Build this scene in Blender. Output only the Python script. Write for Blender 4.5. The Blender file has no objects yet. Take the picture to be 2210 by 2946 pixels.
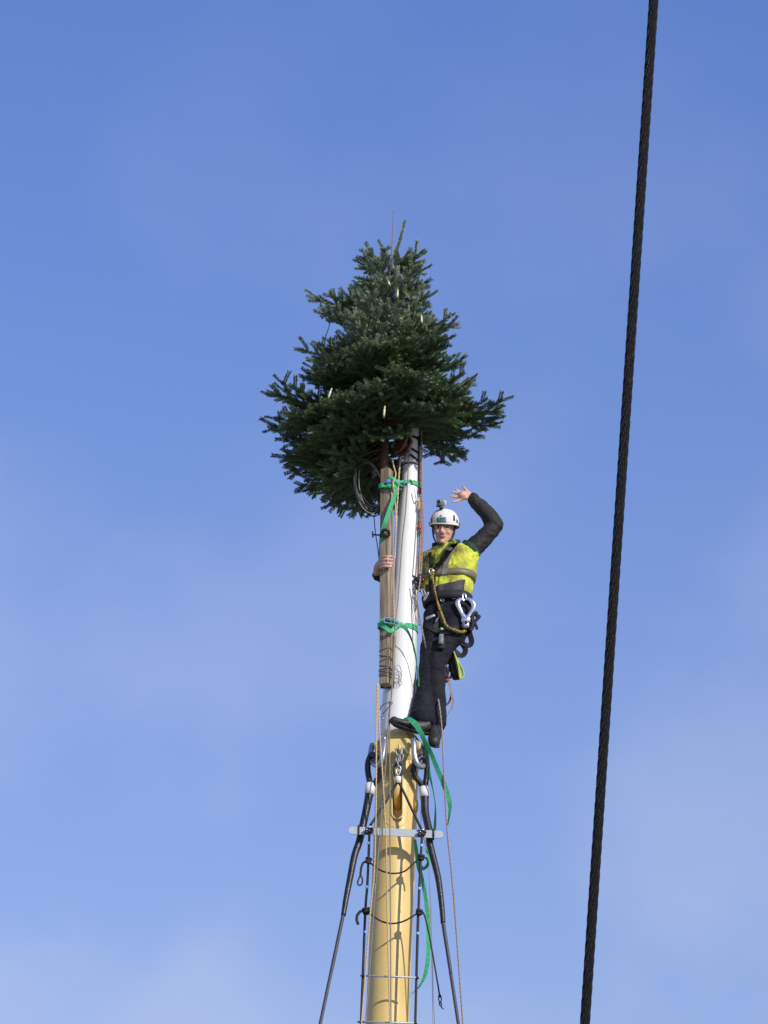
import bpy, bmesh, math, random
import numpy as np
from mathutils import Vector, Matrix, noise

random.seed(7)
rng = np.random.default_rng(7)
sc = bpy.context.scene
col = sc.collection
R = math.radians

# ------------------------------------------------------------------ camera
W, H = 2210, 2946                       # pixel grid of the photograph
DIST, ELEV = 30.0, R(24.0)              # slant distance to the climber, camera pitch
F = 390.0 * DIST                        # focal length in photo pixels
Y0 = DIST * math.cos(ELEV)              # vertical plane through the mast
CAM = Vector((0, 0, 1.7))
cd = bpy.data.cameras.new('camera')
cam = bpy.data.objects.new('camera', cd); col.objects.link(cam)
cd.sensor_fit = 'VERTICAL'; cd.sensor_height = 24.0
cd.lens = F / H * 24.0
cd.clip_start = 0.1; cd.clip_end = 5000
cam.location = CAM; cam.rotation_euler = (math.pi / 2 + ELEV, 0, 0)
sc.camera = cam

# ------------------------------------------------------------------ world and sun
SUN_AZ, SUN_EL = R(180 - 42), R(28)     # azimuth clockwise from +Y (camera looks along +Y)
world = bpy.data.worlds.new('World'); sc.world = world; world.use_nodes = True
nt = world.node_tree; N = nt.nodes; L = nt.links
sky = N.new('ShaderNodeTexSky'); sky.sky_type = 'NISHITA'; sky.sun_disc = False
sky.sun_elevation = SUN_EL; sky.sun_rotation = SUN_AZ
sky.air_density = 2.0; sky.dust_density = 0.5; sky.ozone_density = 4.0
tint = N.new('ShaderNodeMix'); tint.data_type = 'RGBA'; tint.blend_type = 'MULTIPLY'
tint.inputs['Factor'].default_value = 1.0
tint.inputs['B'].default_value = (0.44, 0.49, 0.89, 1)      # white balance of the photograph
L.new(sky.outputs['Color'], tint.inputs['A'])
tc = N.new('ShaderNodeTexCoord')
mp = N.new('ShaderNodeMapping'); mp.inputs['Scale'].default_value = (3.6, 3.6, 4.2)
mp.inputs['Location'].default_value = (0.35, 0.0, 0.2); mp.inputs['Rotation'].default_value = (0, R(10), 0)
L.new(tc.outputs['Generated'], mp.inputs['Vector'])
cn = N.new('ShaderNodeTexNoise'); cn.inputs['Scale'].default_value = 3.6
cn.inputs['Detail'].default_value = 4; cn.inputs['Roughness'].default_value = 0.45
L.new(mp.outputs['Vector'], cn.inputs['Vector'])
cr = N.new('ShaderNodeMapRange'); cr.interpolation_type = 'SMOOTHSTEP'      # thin cirrus, patchy
cr.inputs['From Min'].default_value = 0.38; cr.inputs['From Max'].default_value = 0.68
cr.inputs['To Max'].default_value = 1.0
L.new(cn.outputs['Fac'], cr.inputs['Value'])
sx_ = N.new('ShaderNodeSeparateXYZ'); L.new(tc.outputs['Generated'], sx_.inputs['Vector'])
hz = N.new('ShaderNodeMapRange')                                           # haze thickening to the horizon, all round
hz.inputs['From Min'].default_value = 0.53; hz.inputs['From Max'].default_value = 0.10
L.new(sx_.outputs['Z'], hz.inputs['Value'])
pw = N.new('ShaderNodeMath'); pw.operation = 'POWER'; pw.inputs[1].default_value = 1.7
L.new(hz.outputs['Result'], pw.inputs[0])
ml = N.new('ShaderNodeMath'); ml.operation = 'MULTIPLY_ADD'; ml.inputs[1].default_value = 0.60
cw = N.new('ShaderNodeMapRange'); cw.inputs['From Max'].default_value = 0.5                # cirrus thins out towards the zenith
cw.inputs['To Min'].default_value = 0.012; cw.inputs['To Max'].default_value = 0.20
L.new(hz.outputs['Result'], cw.inputs['Value'])
cm = N.new('ShaderNodeMath'); cm.operation = 'MULTIPLY'
L.new(cr.outputs['Result'], cm.inputs[0]); L.new(cw.outputs['Result'], cm.inputs[1])
L.new(pw.outputs['Value'], ml.inputs[0]); L.new(cm.outputs['Value'], ml.inputs[2])
cl = N.new('ShaderNodeMix'); cl.data_type = 'RGBA'; cl.clamp_factor = True
cl.inputs['B'].default_value = (3.4, 3.8, 4.35, 1)
L.new(ml.outputs['Value'], cl.inputs['Factor']); L.new(tint.outputs['Result'], cl.inputs['A'])
bg = N['Background']; bg.inputs['Strength'].default_value = 0.15
L.new(cl.outputs['Result'], bg.inputs['Color'])

sd = bpy.data.lights.new('sun', 'SUN'); sd.energy = 3.3; sd.angle = R(0.5); sd.color = (1.0, 0.93, 0.82)
sun = bpy.data.objects.new('sun', sd); col.objects.link(sun)
SUN_DIR = Vector((math.sin(SUN_AZ) * math.cos(SUN_EL), math.cos(SUN_AZ) * math.cos(SUN_EL), math.sin(SUN_EL)))
sun.rotation_euler = SUN_DIR.to_track_quat('Z', 'Y').to_euler()
sun.location = (20, -20, 30)

vs = sc.view_settings
vs.view_transform = 'Standard'; vs.look = 'None'; vs.exposure = 0.3; vs.gamma = 1; vs.use_curve_mapping = False

# ------------------------------------------------------------------ helpers
FWD = Vector((0, math.cos(ELEV), math.sin(ELEV)))
UPV = Vector((0, -math.sin(ELEV), math.cos(ELEV)))

def at(px, py, d=0.0):
    """World point seen at photo pixel (px,py), d metres in front of the mast's plane."""
    dr = FWD + Vector((1, 0, 0)) * ((px - W / 2) / F) + UPV * ((H / 2 - py) / F)
    return CAM + dr * ((Y0 - d) / dr.y)

def PT(*pts):
    return [at(*p) for p in pts]

def mat(name, c, rough=0.6, metal=0.0, var=0.0, vs_=20.0, c2=None, bump=0.0, bs=60.0, spec=0.5, lo=0.4, hi=0.65, stretch=(1, 1, 1), detail=4):
    m = bpy.data.materials.new(name); m.use_nodes = True
    n = m.node_tree.nodes; l = m.node_tree.links
    b = n['Principled BSDF']
    b.inputs['Roughness'].default_value = rough; b.inputs['Metallic'].default_value = metal
    b.inputs['Specular IOR Level'].default_value = spec
    b.inputs['Base Color'].default_value = (*c, 1)
    if var or bump:
        t = n.new('ShaderNodeTexCoord'); mp_ = n.new('ShaderNodeMapping')
        mp_.inputs['Scale'].default_value = stretch
        l.new(t.outputs['Object'], mp_.inputs['Vector'])
    if var:
        no = n.new('ShaderNodeTexNoise'); no.inputs['Scale'].default_value = vs_; no.inputs['Detail'].default_value = detail
        l.new(mp_.outputs['Vector'], no.inputs['Vector'])
        r = n.new('ShaderNodeMapRange'); r.inputs['From Min'].default_value = lo; r.inputs['From Max'].default_value = hi
        r.inputs['To Max'].default_value = var
        l.new(no.outputs['Fac'], r.inputs['Value'])
        mx = n.new('ShaderNodeMix'); mx.data_type = 'RGBA'
        mx.inputs['A'].default_value = (*c, 1)
        mx.inputs['B'].default_value = (*(c2 or tuple(x * 0.45 for x in c)), 1)
        l.new(r.outputs['Result'], mx.inputs['Factor']); l.new(mx.outputs['Result'], b.inputs['Base Color'])
    if bump:
        nb = n.new('ShaderNodeTexNoise'); nb.inputs['Scale'].default_value = bs; nb.inputs['Detail'].default_value = 4
        l.new(mp_.outputs['Vector'], nb.inputs['Vector'])
        bp = n.new('ShaderNodeBump'); bp.inputs['Strength'].default_value = bump; bp.inputs['Distance'].default_value = 0.01
        l.new(nb.outputs['Fac'], bp.inputs['Height']); l.new(bp.outputs['Normal'], b.inputs['Normal'])
    return m

M = {
 'ground': mat('concrete', (.22, .21, .19), .9, var=.5, vs_=.4),
 'yellow': mat('mast_paint', (.76, .555, .20), .42, var=.7, vs_=6, c2=(.56, .39, .13), stretch=(1, 1, .3), detail=9, bump=.05, bs=9, lo=.42, hi=.7),
 'white': mat('white_paint', (.80, .80, .78), .32, var=.6, vs_=7, c2=(.60, .59, .55), stretch=(1, 1, .18), lo=.5, hi=.75),
 'rust': mat('rusty_band', (.16, .07, .03), .85, var=.6, vs_=60),
 'galv': mat('galvanised', (.52, .55, .57), .42, .75, var=.5, vs_=45, c2=(.36, .38, .41)),
 'galvdull': mat('galvanised_plate', (.46, .50, .52), .55, .35, var=.5, vs_=30, c2=(.38, .41, .44)),
 'steel': mat('polished_steel', (.74, .76, .80), .22, .9, var=.3, vs_=50),
 'dark': mat('dark_iron', (.045, .045, .048), .5, .4, var=.5, vs_=60),
 'black': mat('black_webbing', (.013, .013, .016), .75, bump=.3, bs=200),
 'sleeve': mat('black_sleeve', (.010, .0105, .014), .42, var=.5, vs_=40, c2=(.03, .03, .036), bump=.3, bs=60),
 'wire': mat('wire_rope', (.075, .08, .085), .5, .4, var=.75, vs_=220, c2=(.03, .03, .035)),
 'cable': mat('tarred_cable', (.005, .005, .007), .5, .1, var=.9, vs_=260, c2=(.04, .04, .04), bump=.8, bs=500, lo=.60, hi=.70, spec=.25, stretch=(1, 1, .12)),  # sparse lighter flecks in the colour stand in for glints
 'chain': mat('chain_steel', (.26, .27, .28), .45, .7, var=.5, vs_=60),
 'rope': mat('beige_rope', (.58, .45, .25), .9, var=.6, vs_=160, c2=(.38, .27, .13)),
 'greyrope': mat('grey_rope', (.27, .25, .21), .9, var=.7, vs_=160, c2=(.12, .11, .10)),
 'brownrope': mat('brown_rope', (.24, .18, .14), .9, var=.8, vs_=190, c2=(.42, .36, .31)),
 'blackrope': mat('black_rope', (.022, .021, .022), .8, var=.6, vs_=180, c2=(.06, .055, .05)),
 'yrope': mat('lime_cord', (.52, .62, .12), .8, var=.5, vs_=160, c2=(.30, .40, .06)),
 'lanyard': mat('yellow_lanyard', (.50, .33, .03), .8, var=.9, vs_=120, c2=(.03, .03, .03), lo=.44, hi=.54),
 'green': mat('green_strap', (.065, .50, .22), .6, var=.65, vs_=45, c2=(.045, .30, .13), bump=.4, bs=300, spec=.4),
 'greendk': mat('green_strap_dark', (.020, .20, .085), .6, var=.4, vs_=25),
 'timber': mat('timber', (.36, .285, .19), .85, var=.9, vs_=16, c2=(.15, .11, .072), stretch=(3, 3, .25), bump=.35, bs=40),
 'tape': mat('white_tape', (.78, .78, .76), .6, var=.4, vs_=60, c2=(.5, .5, .5)),
 'blue': mat('blue_tape', (.05, .20, .62), .5, var=.3, vs_=50),
 'bluerope': mat('blue_cord', (.03, .06, .16), .7),
 'lblue': mat('blue_marker', (.25, .50, .80), .6),
 'red': mat('red_plastic', (.50, .03, .02), .4, var=.3, vs_=60),
 'block': mat('block_wood', (.16, .055, .028), .5, var=.6, vs_=22, c2=(.07, .025, .015)),
 'bark': mat('bark', (.12, .062, .032), .9, var=.7, vs_=50, c2=(.06, .035, .02), bump=.8, bs=80),
 'twig': mat('twig_bark', (.15, .095, .055), .9, var=.5, vs_=60),
 'leader': mat('bare_leader', (.30, .20, .15), .85, var=.5, vs_=60),
 'needle': mat('needles', (.150, .220, .095), .5, var=.9, vs_=4.0, c2=(.058, .115, .038), spec=.4, detail=8),
 'needle_young_lit': mat('young_lit_needles', (.275, .355, .225), .5, var=.9, vs_=5.0, c2=(.105, .175, .082), spec=.4, detail=8),  # paler upper needles: part young growth, part sunlight put into the colour
 'candle': mat('candle_plastic', (.66, .62, .40), .4),
 'clip': mat('clip_plastic', (.03, .08, .03), .5),
 'skin': mat('skin', (.64, .38, .28), .5, var=.6, vs_=30, c2=(.50, .26, .19)),
 'lip': mat('lips', (.42, .12, .10), .4),
 'eye': mat('eye_dark', (.03, .02, .018), .3),
 'hair': mat('dark_hair', (.03, .02, .014), .7),
 'vest': mat('hivis_yellow', (.60, .66, .05), .75, var=.95, vs_=8, c2=(.20, .165, .04), lo=.40, hi=.66, bump=.8, bs=28, detail=10),
 'reflect': mat('reflective_band', (.19, .185, .16), .5, var=1.0, vs_=14, c2=(.16, .135, .05), lo=.42, hi=.62),
 'panel': mat('vest_panel', (.040, .037, .039), .75, var=.5, vs_=14, c2=(.09, .085, .08), bump=.5, bs=25),
 'jacket': mat('charcoal_jacket', (.020, .019, .019), .7, var=.6, vs_=10, c2=(.038, .034, .028), spec=.3, bump=.7, bs=22),
 'greenc': mat('green_lining', (.010, .048, .032), .8, bump=.5, bs=30),
 'trouser': mat('navy_trousers', (.011, .0115, .018), .85, var=.6, vs_=10, c2=(.026, .025, .032), spec=.2, bump=.7, bs=18),
 'boot': mat('boot_leather', (.018, .017, .016), .5, var=.7, vs_=35, c2=(.050, .048, .040), bump=.4, bs=60),
 'sole': mat('boot_sole', (.02, .02, .02), .8),
 'helmet': mat('helmet_shell', (.78, .78, .74), .3, var=.3, vs_=18, c2=(.62, .61, .55)),
 'helmdark': mat('helmet_dark', (.02, .022, .025), .5),
 'teal': mat('helmet_plate', (.05, .14, .15), .5, var=.8, vs_=45, c2=(.14, .24, .26)),
 'camgrey': mat('camera_grey', (.16, .18, .18), .4, var=.6, vs_=70, c2=(.30, .32, .32)),
 'camwhite': mat('camera_side', (.55, .53, .52), .35),
 'glass': mat('lens_glass', (.02, .02, .025), .1),
 'greyweb': mat('grey_webbing', (.30, .26, .24), .8, var=.5, vs_=60),
 'maroon': mat('maroon_fitting', (.10, .015, .02), .5),
 'orange': mat('orange_fitting', (.75, .25, .02), .5),
 'radio': mat('device_grey', (.10, .105, .10), .5, var=.8, vs_=70, c2=(.28, .29, .28)),
 'limecap': mat('lime_cap', (.35, .55, .18), .5),
}

ORG = {}                                  # world position of each object's origin

def tag(o, label=None, cat=None, group=None, kind=None):
    if label: o['label'] = label
    if cat: o['category'] = cat
    if group: o['group'] = group
    if kind: o['kind'] = kind
    return o

def thing(name, loc, label, cat, group=None):
    o = bpy.data.objects.new(name, None); col.objects.link(o)
    o.location = loc; o.empty_display_size = .05; ORG[o.name] = Vector(loc)
    return tag(o, label, cat, group)

def link(name, me, m, parent=None, smooth=True):
    """Link a mesh given in world coordinates; origin goes to the centre of its bottom."""
    n = len(me.vertices)
    co = np.empty(n * 3); me.vertices.foreach_get('co', co); co = co.reshape(-1, 3)
    lo, hi = co.min(0), co.max(0)
    org = Vector(((lo[0] + hi[0]) / 2, (lo[1] + hi[1]) / 2, lo[2]))
    co -= np.array(org); me.vertices.foreach_set('co', co.ravel())
    if smooth: me.polygons.foreach_set('use_smooth', [True] * len(me.polygons))
    me.materials.clear(); me.materials.append(M[m] if isinstance(m, str) else m)
    me.update()
    o = bpy.data.objects.new(name, me); col.objects.link(o)
    ORG[o.name] = org
    if parent:
        o.parent = parent; o.location = org - ORG[parent.name]
    else:
        o.location = org
    return o

def mk(name, vf, m, parent=None, smooth=True):
    me = bpy.data.meshes.new(name); me.from_pydata([tuple(v) for v in vf[0]], [], vf[1])
    bm = bmesh.new(); bm.from_mesh(me); bmesh.ops.recalc_face_normals(bm, faces=bm.faces); bm.to_mesh(me); bm.free()
    return link(name, me, m, parent, smooth)

def join(*vfs):
    V, Fc = [], []
    for v, f in vfs:
        b = len(V); V += list(v); Fc += [tuple(i + b for i in q) for q in f]
    return V, Fc

def spline(pts, sub=6, closed=False):
    """Catmull-Rom through the points."""
    if len(pts) < 3 and not closed: 
        return [pts[0].lerp(pts[-1], i / sub) for i in range(sub + 1)]
    n = len(pts); out = []
    for i in range(n if closed else n - 1):
        if closed: p = [pts[(i + k) % n] for k in (-1, 0, 1, 2)]
        else: p = [pts[max(0, i - 1)], pts[i], pts[i + 1], pts[min(n - 1, i + 2)]]
        for j in range(sub):
            t = j / sub
            out.append(.5 * (2 * p[1] + (p[2] - p[0]) * t + (2 * p[0] - 5 * p[1] + 4 * p[2] - p[3]) * t * t + (3 * p[1] - p[0] - 3 * p[2] + p[3]) * t ** 3))
    if not closed: out.append(pts[-1].copy())
    return out

def interp(vals, n):
    if not isinstance(vals, (list, tuple)): return [vals] * n
    return list(np.interp(np.linspace(0, 1, n), np.linspace(0, 1, len(vals)), vals))

def sweep(pts, ra, rb=None, seg=10, closed=False, hint=Vector((0, -1, 0)), rnd=False):
    """Tube of elliptical section (ra across, rb along hint) along pts."""
    n = len(pts); ra = interp(ra, n); rb = interp(rb, n) if rb is not None else ra
    V, Fc = [], []
    for i, p in enumerate(pts):
        a = pts[(i - 1) % n] if (closed or i) else p
        b = pts[(i + 1) % n] if (closed or i < n - 1) else p
        t = (b - a)
        t = t.normalized() if t.length > 1e-9 else Vector((0, 0, 1))
        h = hint - t * hint.dot(t)
        if h.length < .05: h = Vector((1, 0, 0)) - t * t.x
        h.normalize(); s = t.cross(h)
        for k in range(seg):
            an = 2 * math.pi * k / seg
            V.append(p + s * (ra[i] * math.cos(an)) + h * (rb[i] * math.sin(an)))
    m = n if closed else n - 1
    for i in range(m):
        j = (i + 1) % n
        for k in range(seg):
            k2 = (k + 1) % seg
            Fc.append((i * seg + k, i * seg + k2, j * seg + k2, j * seg + k))
    if not closed:
        Fc.append(tuple(range(seg - 1, -1, -1))); Fc.append(tuple(range((n - 1) * seg, n * seg)))
    return V, Fc

def tube(name, pts, r, m, parent=None, seg=8, sub=6, closed=False, rb=None):
    return mk(name, sweep(spline(pts, sub, closed), r, rb, seg, closed), m, parent)

def blob(c, rx, ry=None, rz=None, seg=14, rows=9, rot=None):
    ry = ry or rx; rz = rz or rx
    V, Fc = [], []
    for i in range(1, rows):
        th = math.pi * i / rows
        for k in range(seg):
            a = 2 * math.pi * k / seg
            v = Vector((rx * math.sin(th) * math.cos(a), ry * math.sin(th) * math.sin(a), rz * math.cos(th)))
            if rot: v = rot @ v
            V.append(c + v)
    for i in range(rows - 2):
        for k in range(seg):
            k2 = (k + 1) % seg
            Fc.append((i * seg + k, (i + 1) * seg + k, (i + 1) * seg + k2, i * seg + k2))
    t = Vector((0, 0, rz)); 
    if rot: t = rot @ t
    V += [c + t, c - t]; n = len(V)
    for k in range(seg):
        k2 = (k + 1) % seg
        Fc.append((k, k2, n - 2)); Fc.append(((rows - 2) * seg + k2, (rows - 2) * seg + k, n - 1))
    return V, Fc

def limb(pts, r, rb=None, seg=16, sub=4, hint=Vector((0, -1, 0))):
    """Closed rounded limb (for remeshing): sweep with ball ends."""
    P = spline(pts, sub)
    s = sweep(P, r, rb, seg, False, hint)
    r0 = r[0] if isinstance(r, (list, tuple)) else r; r1 = r[-1] if isinstance(r, (list, tuple)) else r
    return [s, blob(P[0], r0), blob(P[-1], r1)]

def ribbon(pts, w, normal=Vector((0, -1, 0)), th=.0025, sub=6, closed=False, twist=0.0):
    P = spline(pts, sub, closed); n = len(P)
    w = interp(w, n); tw = interp(twist, n)
    V, Fc = [], []
    for i, p in enumerate(P):
        a = P[(i - 1) % n] if (closed or i) else p
        b = P[(i + 1) % n] if (closed or i < n - 1) else p
        t = (b - a).normalized()
        nn = normal[i % len(normal)] if isinstance(normal, list) else normal
        h = nn - t * nn.dot(t)
        if h.length < .02: h = Vector((1, 0, 0)) - t * t.x
        h.normalize()
        h = Matrix.Rotation(tw[i], 3, t) @ h
        s = t.cross(h) * (w[i] / 2); q = h * (th / 2)
        V += [p - s - q, p + s - q, p + s + q, p - s + q]
    for i in range(n if closed else n - 1):
        j = (i + 1) % n
        for k in range(4):
            k2 = (k + 1) % 4
            Fc.append((i * 4 + k, i * 4 + k2, j * 4 + k2, j * 4 + k))
    if not closed: Fc += [(3, 2, 1, 0), tuple((n - 1) * 4 + k for k in range(4))]
    return V, Fc

def strap(name, pts, w, m, parent=None, **k):
    return mk(name, ribbon(pts, w, **k), m, parent, smooth=False)

def lathe(prof, org, axis, seg=48, x=None, phase=0.0, cap=True):
    """prof: (t along axis, radius)."""
    axis = axis.normalized()
    h = (x or Vector((0, -1, 0))); h = (h - axis * h.dot(axis)).normalized(); s = axis.cross(h)
    V, Fc = [], []
    for t, r in prof:
        for k in range(seg):
            a = 2 * math.pi * k / seg + phase
            V.append(org + axis * t + h * (r * math.cos(a)) + s * (r * math.sin(a)))
    n = len(prof)
    for i in range(n - 1):
        for k in range(seg):
            k2 = (k + 1) % seg
            Fc.append((i * seg + k, i * seg + k2, (i + 1) * seg + k2, (i + 1) * seg + k))
    if cap: Fc += [tuple(range(seg - 1, -1, -1)), tuple(range((n - 1) * seg, n * seg))]
    return V, Fc

def boxv(c, ax, ay, az, bev=.12):
    """Chamfered box from centre and half-axis vectors."""
    bm = bmesh.new(); bmesh.ops.create_cube(bm, size=2)
    L_ = [ax.length, ay.length, az.length]
    for v in bm.verts: v.co = Vector((v.co.x * L_[0], v.co.y * L_[1], v.co.z * L_[2]))
    bmesh.ops.bevel(bm, geom=bm.edges[:], offset=min(L_) * bev * 2, segments=1, affect='EDGES')
    u = [ax.normalized(), ay.normalized(), az.normalized()]
    V = [c + u[0] * v.co.x + u[1] * v.co.y + u[2] * v.co.z for v in bm.verts]
    bm.verts.index_update()
    Fc = [tuple(v.index for v in f.verts) for f in bm.faces]; bm.free()
    return V, Fc

def remesh(name, vfs, m, parent, vox=.006, smooth=6, amp=0.0, scale=12.0, stretch=Vector((1, 1, 1))):
    """Fuse overlapping closed shapes into one continuous skin."""
    me = bpy.data.meshes.new('tmp'); v, f = join(*vfs); me.from_pydata([tuple(x) for x in v], [], f)
    bm = bmesh.new(); bm.from_mesh(me); bmesh.ops.recalc_face_normals(bm, faces=bm.faces); bm.to_mesh(me); bm.free()
    o = bpy.data.objects.new('tmp', me); col.objects.link(o)
    r = o.modifiers.new('r', 'REMESH'); r.mode = 'VOXEL'; r.voxel_size = vox
    s = o.modifiers.new('s', 'SMOOTH'); s.factor = .5; s.iterations = smooth
    dg = bpy.context.evaluated_depsgraph_get(); dg.update()
    out = bpy.data.meshes.new_from_object(o.evaluated_get(dg), depsgraph=dg); out.name = name
    bpy.data.objects.remove(o); bpy.data.meshes.remove(me)
    if amp:
        nr = [v.normal.copy() for v in out.vertices]
        for v, n_ in zip(out.vertices, nr):
            q = Vector((v.co.x * stretch.x, v.co.y * stretch.y, v.co.z * stretch.z)) * scale
            k = noise.noise(q) + .6 * (abs(noise.noise(q * 1.9 + Vector((3, 7, 1)))) * 2 - .6)
            v.co += n_ * (amp * k)
    return link(name, out, m, parent)

def boolean_cut(obj, cutters):
    for c in cutters:
        b = obj.modifiers.new('b', 'BOOLEAN'); b.operation = 'DIFFERENCE'; b.object = c; b.solver = 'EXACT'
    dg = bpy.context.evaluated_depsgraph_get(); dg.update()
    me = bpy.data.meshes.new_from_object(obj.evaluated_get(dg), depsgraph=dg)
    obj.modifiers.clear(); obj.data = me
    for c in cutters: bpy.data.objects.remove(c)

def downto(pts, z=0.02, slope=1.0):
    """Carry the last run of a line on to the ground."""
    a, b = pts[-2], pts[-1]; t = (b - a)
    k = (z - b.z) / t.z
    e = b + t * k
    return pts + [e]

def coil(pts, r, turns_per_m, n_strand, amp, phase=0.0, per=10):
    """Strand centre-lines of a laid rope along a polyline."""
    P = [pts[0]]; 
    seg = [(pts[i], pts[i + 1]) for i in range(len(pts) - 1)]
    res = [[] for _ in range(n_strand)]; s0 = 0
    for a, b in seg:
        Ln = (b - a).length; n = max(2, int(Ln * turns_per_m * per)); t = (b - a).normalized()
        h = Vector((0, -1, 0)); h = (h - t * h.dot(t)).normalized(); q = t.cross(h)
        for i in range(n):
            s = s0 + Ln * i / n; p = a.lerp(b, i / n)
            for k in range(n_strand):
                an = 2 * math.pi * (s * turns_per_m + k / n_strand) + phase
                res[k].append(p + h * (amp * math.cos(an)) + q * (amp * math.sin(an)))
        s0 += Ln
    return res

def laid(name, pts, r, m, parent=None, strands=3, lay=8.0, sub=5):
    """Rope with real twisted strands joined in one mesh."""
    P = spline(pts, sub)
    st = coil(P, r, 1 / (2 * r * lay), strands, r * .48, per=7)
    return mk(name, join(*[sweep(s, r * .56, seg=5) for s in st]), m, parent)

def knot(c, r, m, parent, name='knot'):
    V = []
    for k in range(3):
        ax = Vector((random.uniform(-.4, .4), random.uniform(-.4, .4), 1)).normalized()
        h = ax.orthogonal().normalized(); s = ax.cross(h)
        pts = [c + ax * ((k - 1) * r * .75) + h * (r * math.cos(a)) + s * (r * math.sin(a)) for a in np.linspace(0, 2 * math.pi, 13)[:-1]]
        V.append(sweep(pts, r * .45, seg=6, closed=True))
    V.append(blob(c, r * .95, r * .95, r * 1.1))
    return mk(name, join(*V), m, parent)

PXM = 390.0
def px(n): return n / PXM

# ------------------------------------------------------------------ ground (below the frame)
g = mk('ground', ([Vector((-900, -900, 0)), Vector((900, -900, 0)), Vector((900, 900, 0)), Vector((-900, 900, 0))], [(0, 1, 2, 3)]), 'ground')
tag(g, kind='structure')

# ------------------------------------------------------------------ yellow lower mast
YA, YB = at(1115, 2940), at(1149, 2100)
yax = (YB - YA).normalized()
def yaxis(py):
    t = (2940 - py) / (2940 - 2100); return at(1115 + 34 * t, py)
y_base = YA - yax * (YA.z / yax.z)
lm = thing('lower_mast', y_base, 'thick yellow steel mast rising in the lower half', 'mast')
RM = .152
ztop = (yaxis(2175) - y_base).length
mast = mk('tube', lathe([(0, RM), (ztop * .5, RM), (ztop * .8, RM), (ztop, RM)], y_base, yax, 64), 'yellow', lm)

def stadium(cx, y0, y1, hw, d0, d1, seg=16):
    """Vertical rounded slot prism between pixel heights, in front of the mast."""
    top, bot = at(cx + 2, y0, d1), at(cx, y1, d1)
    zax = (top - bot).normalized(); xax = Vector((1, 0, 0)); xax = (xax - zax * xax.dot(zax)).normalized()
    n_ = zax.cross(xax)          # +Y, away from camera
    ring = []
    for k in range(seg + 1):
        a = math.pi * k / seg; ring.append(top - zax * hw + xax * (hw * math.cos(a)) + zax * (hw * math.sin(a)))
    for k in range(seg + 1):
        a = math.pi + math.pi * k / seg; ring.append(bot + zax * hw + xax * (hw * math.cos(a)) + zax * (hw * math.sin(a)))
    dep = d1 - d0; n = len(ring)
    V = ring + [p + n_ * dep for p in ring]
    Fc = [tuple(range(n)), tuple(range(2 * n - 1, n - 1, -1))] + [(i, (i + 1) % n, n + (i + 1) % n, n + i) for i in range(n)]
    return V, Fc, ring
# real slot cut through the mast wall, with a sheave inside
v, f, ring = stadium(1143, 2206, 2352, .034, .02, .25)
cut = mk('cutter', (v, f), 'yellow')
boolean_cut(mast, [cut])
for p in mast.data.polygons: p.use_smooth = abs(p.normal.dot(Vector((0, 0, 1)))) < .9
try: mast.data.set_sharp_from_angle(angle=R(35))
except Exception: pass
# raised plate round the slot: a rounded outline following the curve of the mast
def on_mast(px_, py_, off):
    """Point on the mast's front surface, seen at pixel, standing off by off."""
    c = yaxis(py_); p = at(px_, py_, RM)
    for _ in range(3):
        dx = p.x - c.x; rr = RM + off
        d = math.sqrt(max(1e-5, rr * rr - dx * dx)); p = at(px_, py_, d); c = yaxis(py_); c = c.lerp(c, 0)
    return p
def outline_tube(name, cx, y0, y1, hwpx, r, off, parent, m='yellow'):
    pts = []
    for k in range(13):
        a = math.pi * k / 12; pts.append(on_mast(cx + hwpx * math.cos(a), y0 + hwpx - hwpx * math.sin(a), off))
    for k in range(13):
        a = math.pi + math.pi * k / 12; pts.append(on_mast(cx + hwpx * math.cos(a), y1 - hwpx - hwpx * math.sin(a), off))
    return mk(name, sweep(pts, r, seg=8, closed=True), m, parent)
outline_tube('slot_rim', 1143, 2204, 2355, 15.5, .0055, .001, lm)
outline_tube('slot_plate_edge', 1140, 2196, 2379, 35, .004, -.001, lm)
wc = at(1142, 2278, RM - .165)
mk('sheave', lathe([(-.026, .03), (-.026, .13), (-.022, .148), (-.012, .155), (.012, .155), (.022, .148), (.026, .13), (.026, .03)], wc, Vector((1, 0, .03)), 40), 'yellow', lm)
# side cheek on the right of the mast
mk('side_cheek', blob(at(1197, 2318, .06), .018, .05, .055), 'yellow', lm)
# octagonal head collar
cap_o = yaxis(2208)
def ct(py): return (yaxis(py) - cap_o).dot(yax)
cap = mk('head_collar', lathe([(0, .152), (ct(2199), .168), (ct(2190), .180), (ct(2152), .182), (ct(2128), .146), (ct(2121), .134), (ct(2121) + .001, .02)], cap_o, yax, 8, phase=R(22.5)), 'yellow', lm, smooth=False)
bv = cap.modifiers.new('bevel', 'BEVEL'); bv.width = .008; bv.segments = 2; bv.limit_method = 'ANGLE'
# lug in the middle and lugs for the side shackles
mk('lug', join(boxv(at(1150, 2164, .19), Vector((.008, 0, 0)), Vector((0, .04, 0)), Vector((0, 0, .035)), .4), blob(at(1149, 2150, .222), .012, .014, .03)), 'yellow', lm)
mk('lug', boxv(at(1196, 2150, .13), Vector((.035, -.035, 0)), Vector((.01, .01, 0)), Vector((0, 0, .035)), .4), 'yellow', lm)
mk('lug', boxv(at(1092, 2150, .13), Vector((-.035, -.035, 0)), Vector((-.01, .01, 0)), Vector((0, 0, .035)), .4), 'yellow', lm)

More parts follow.
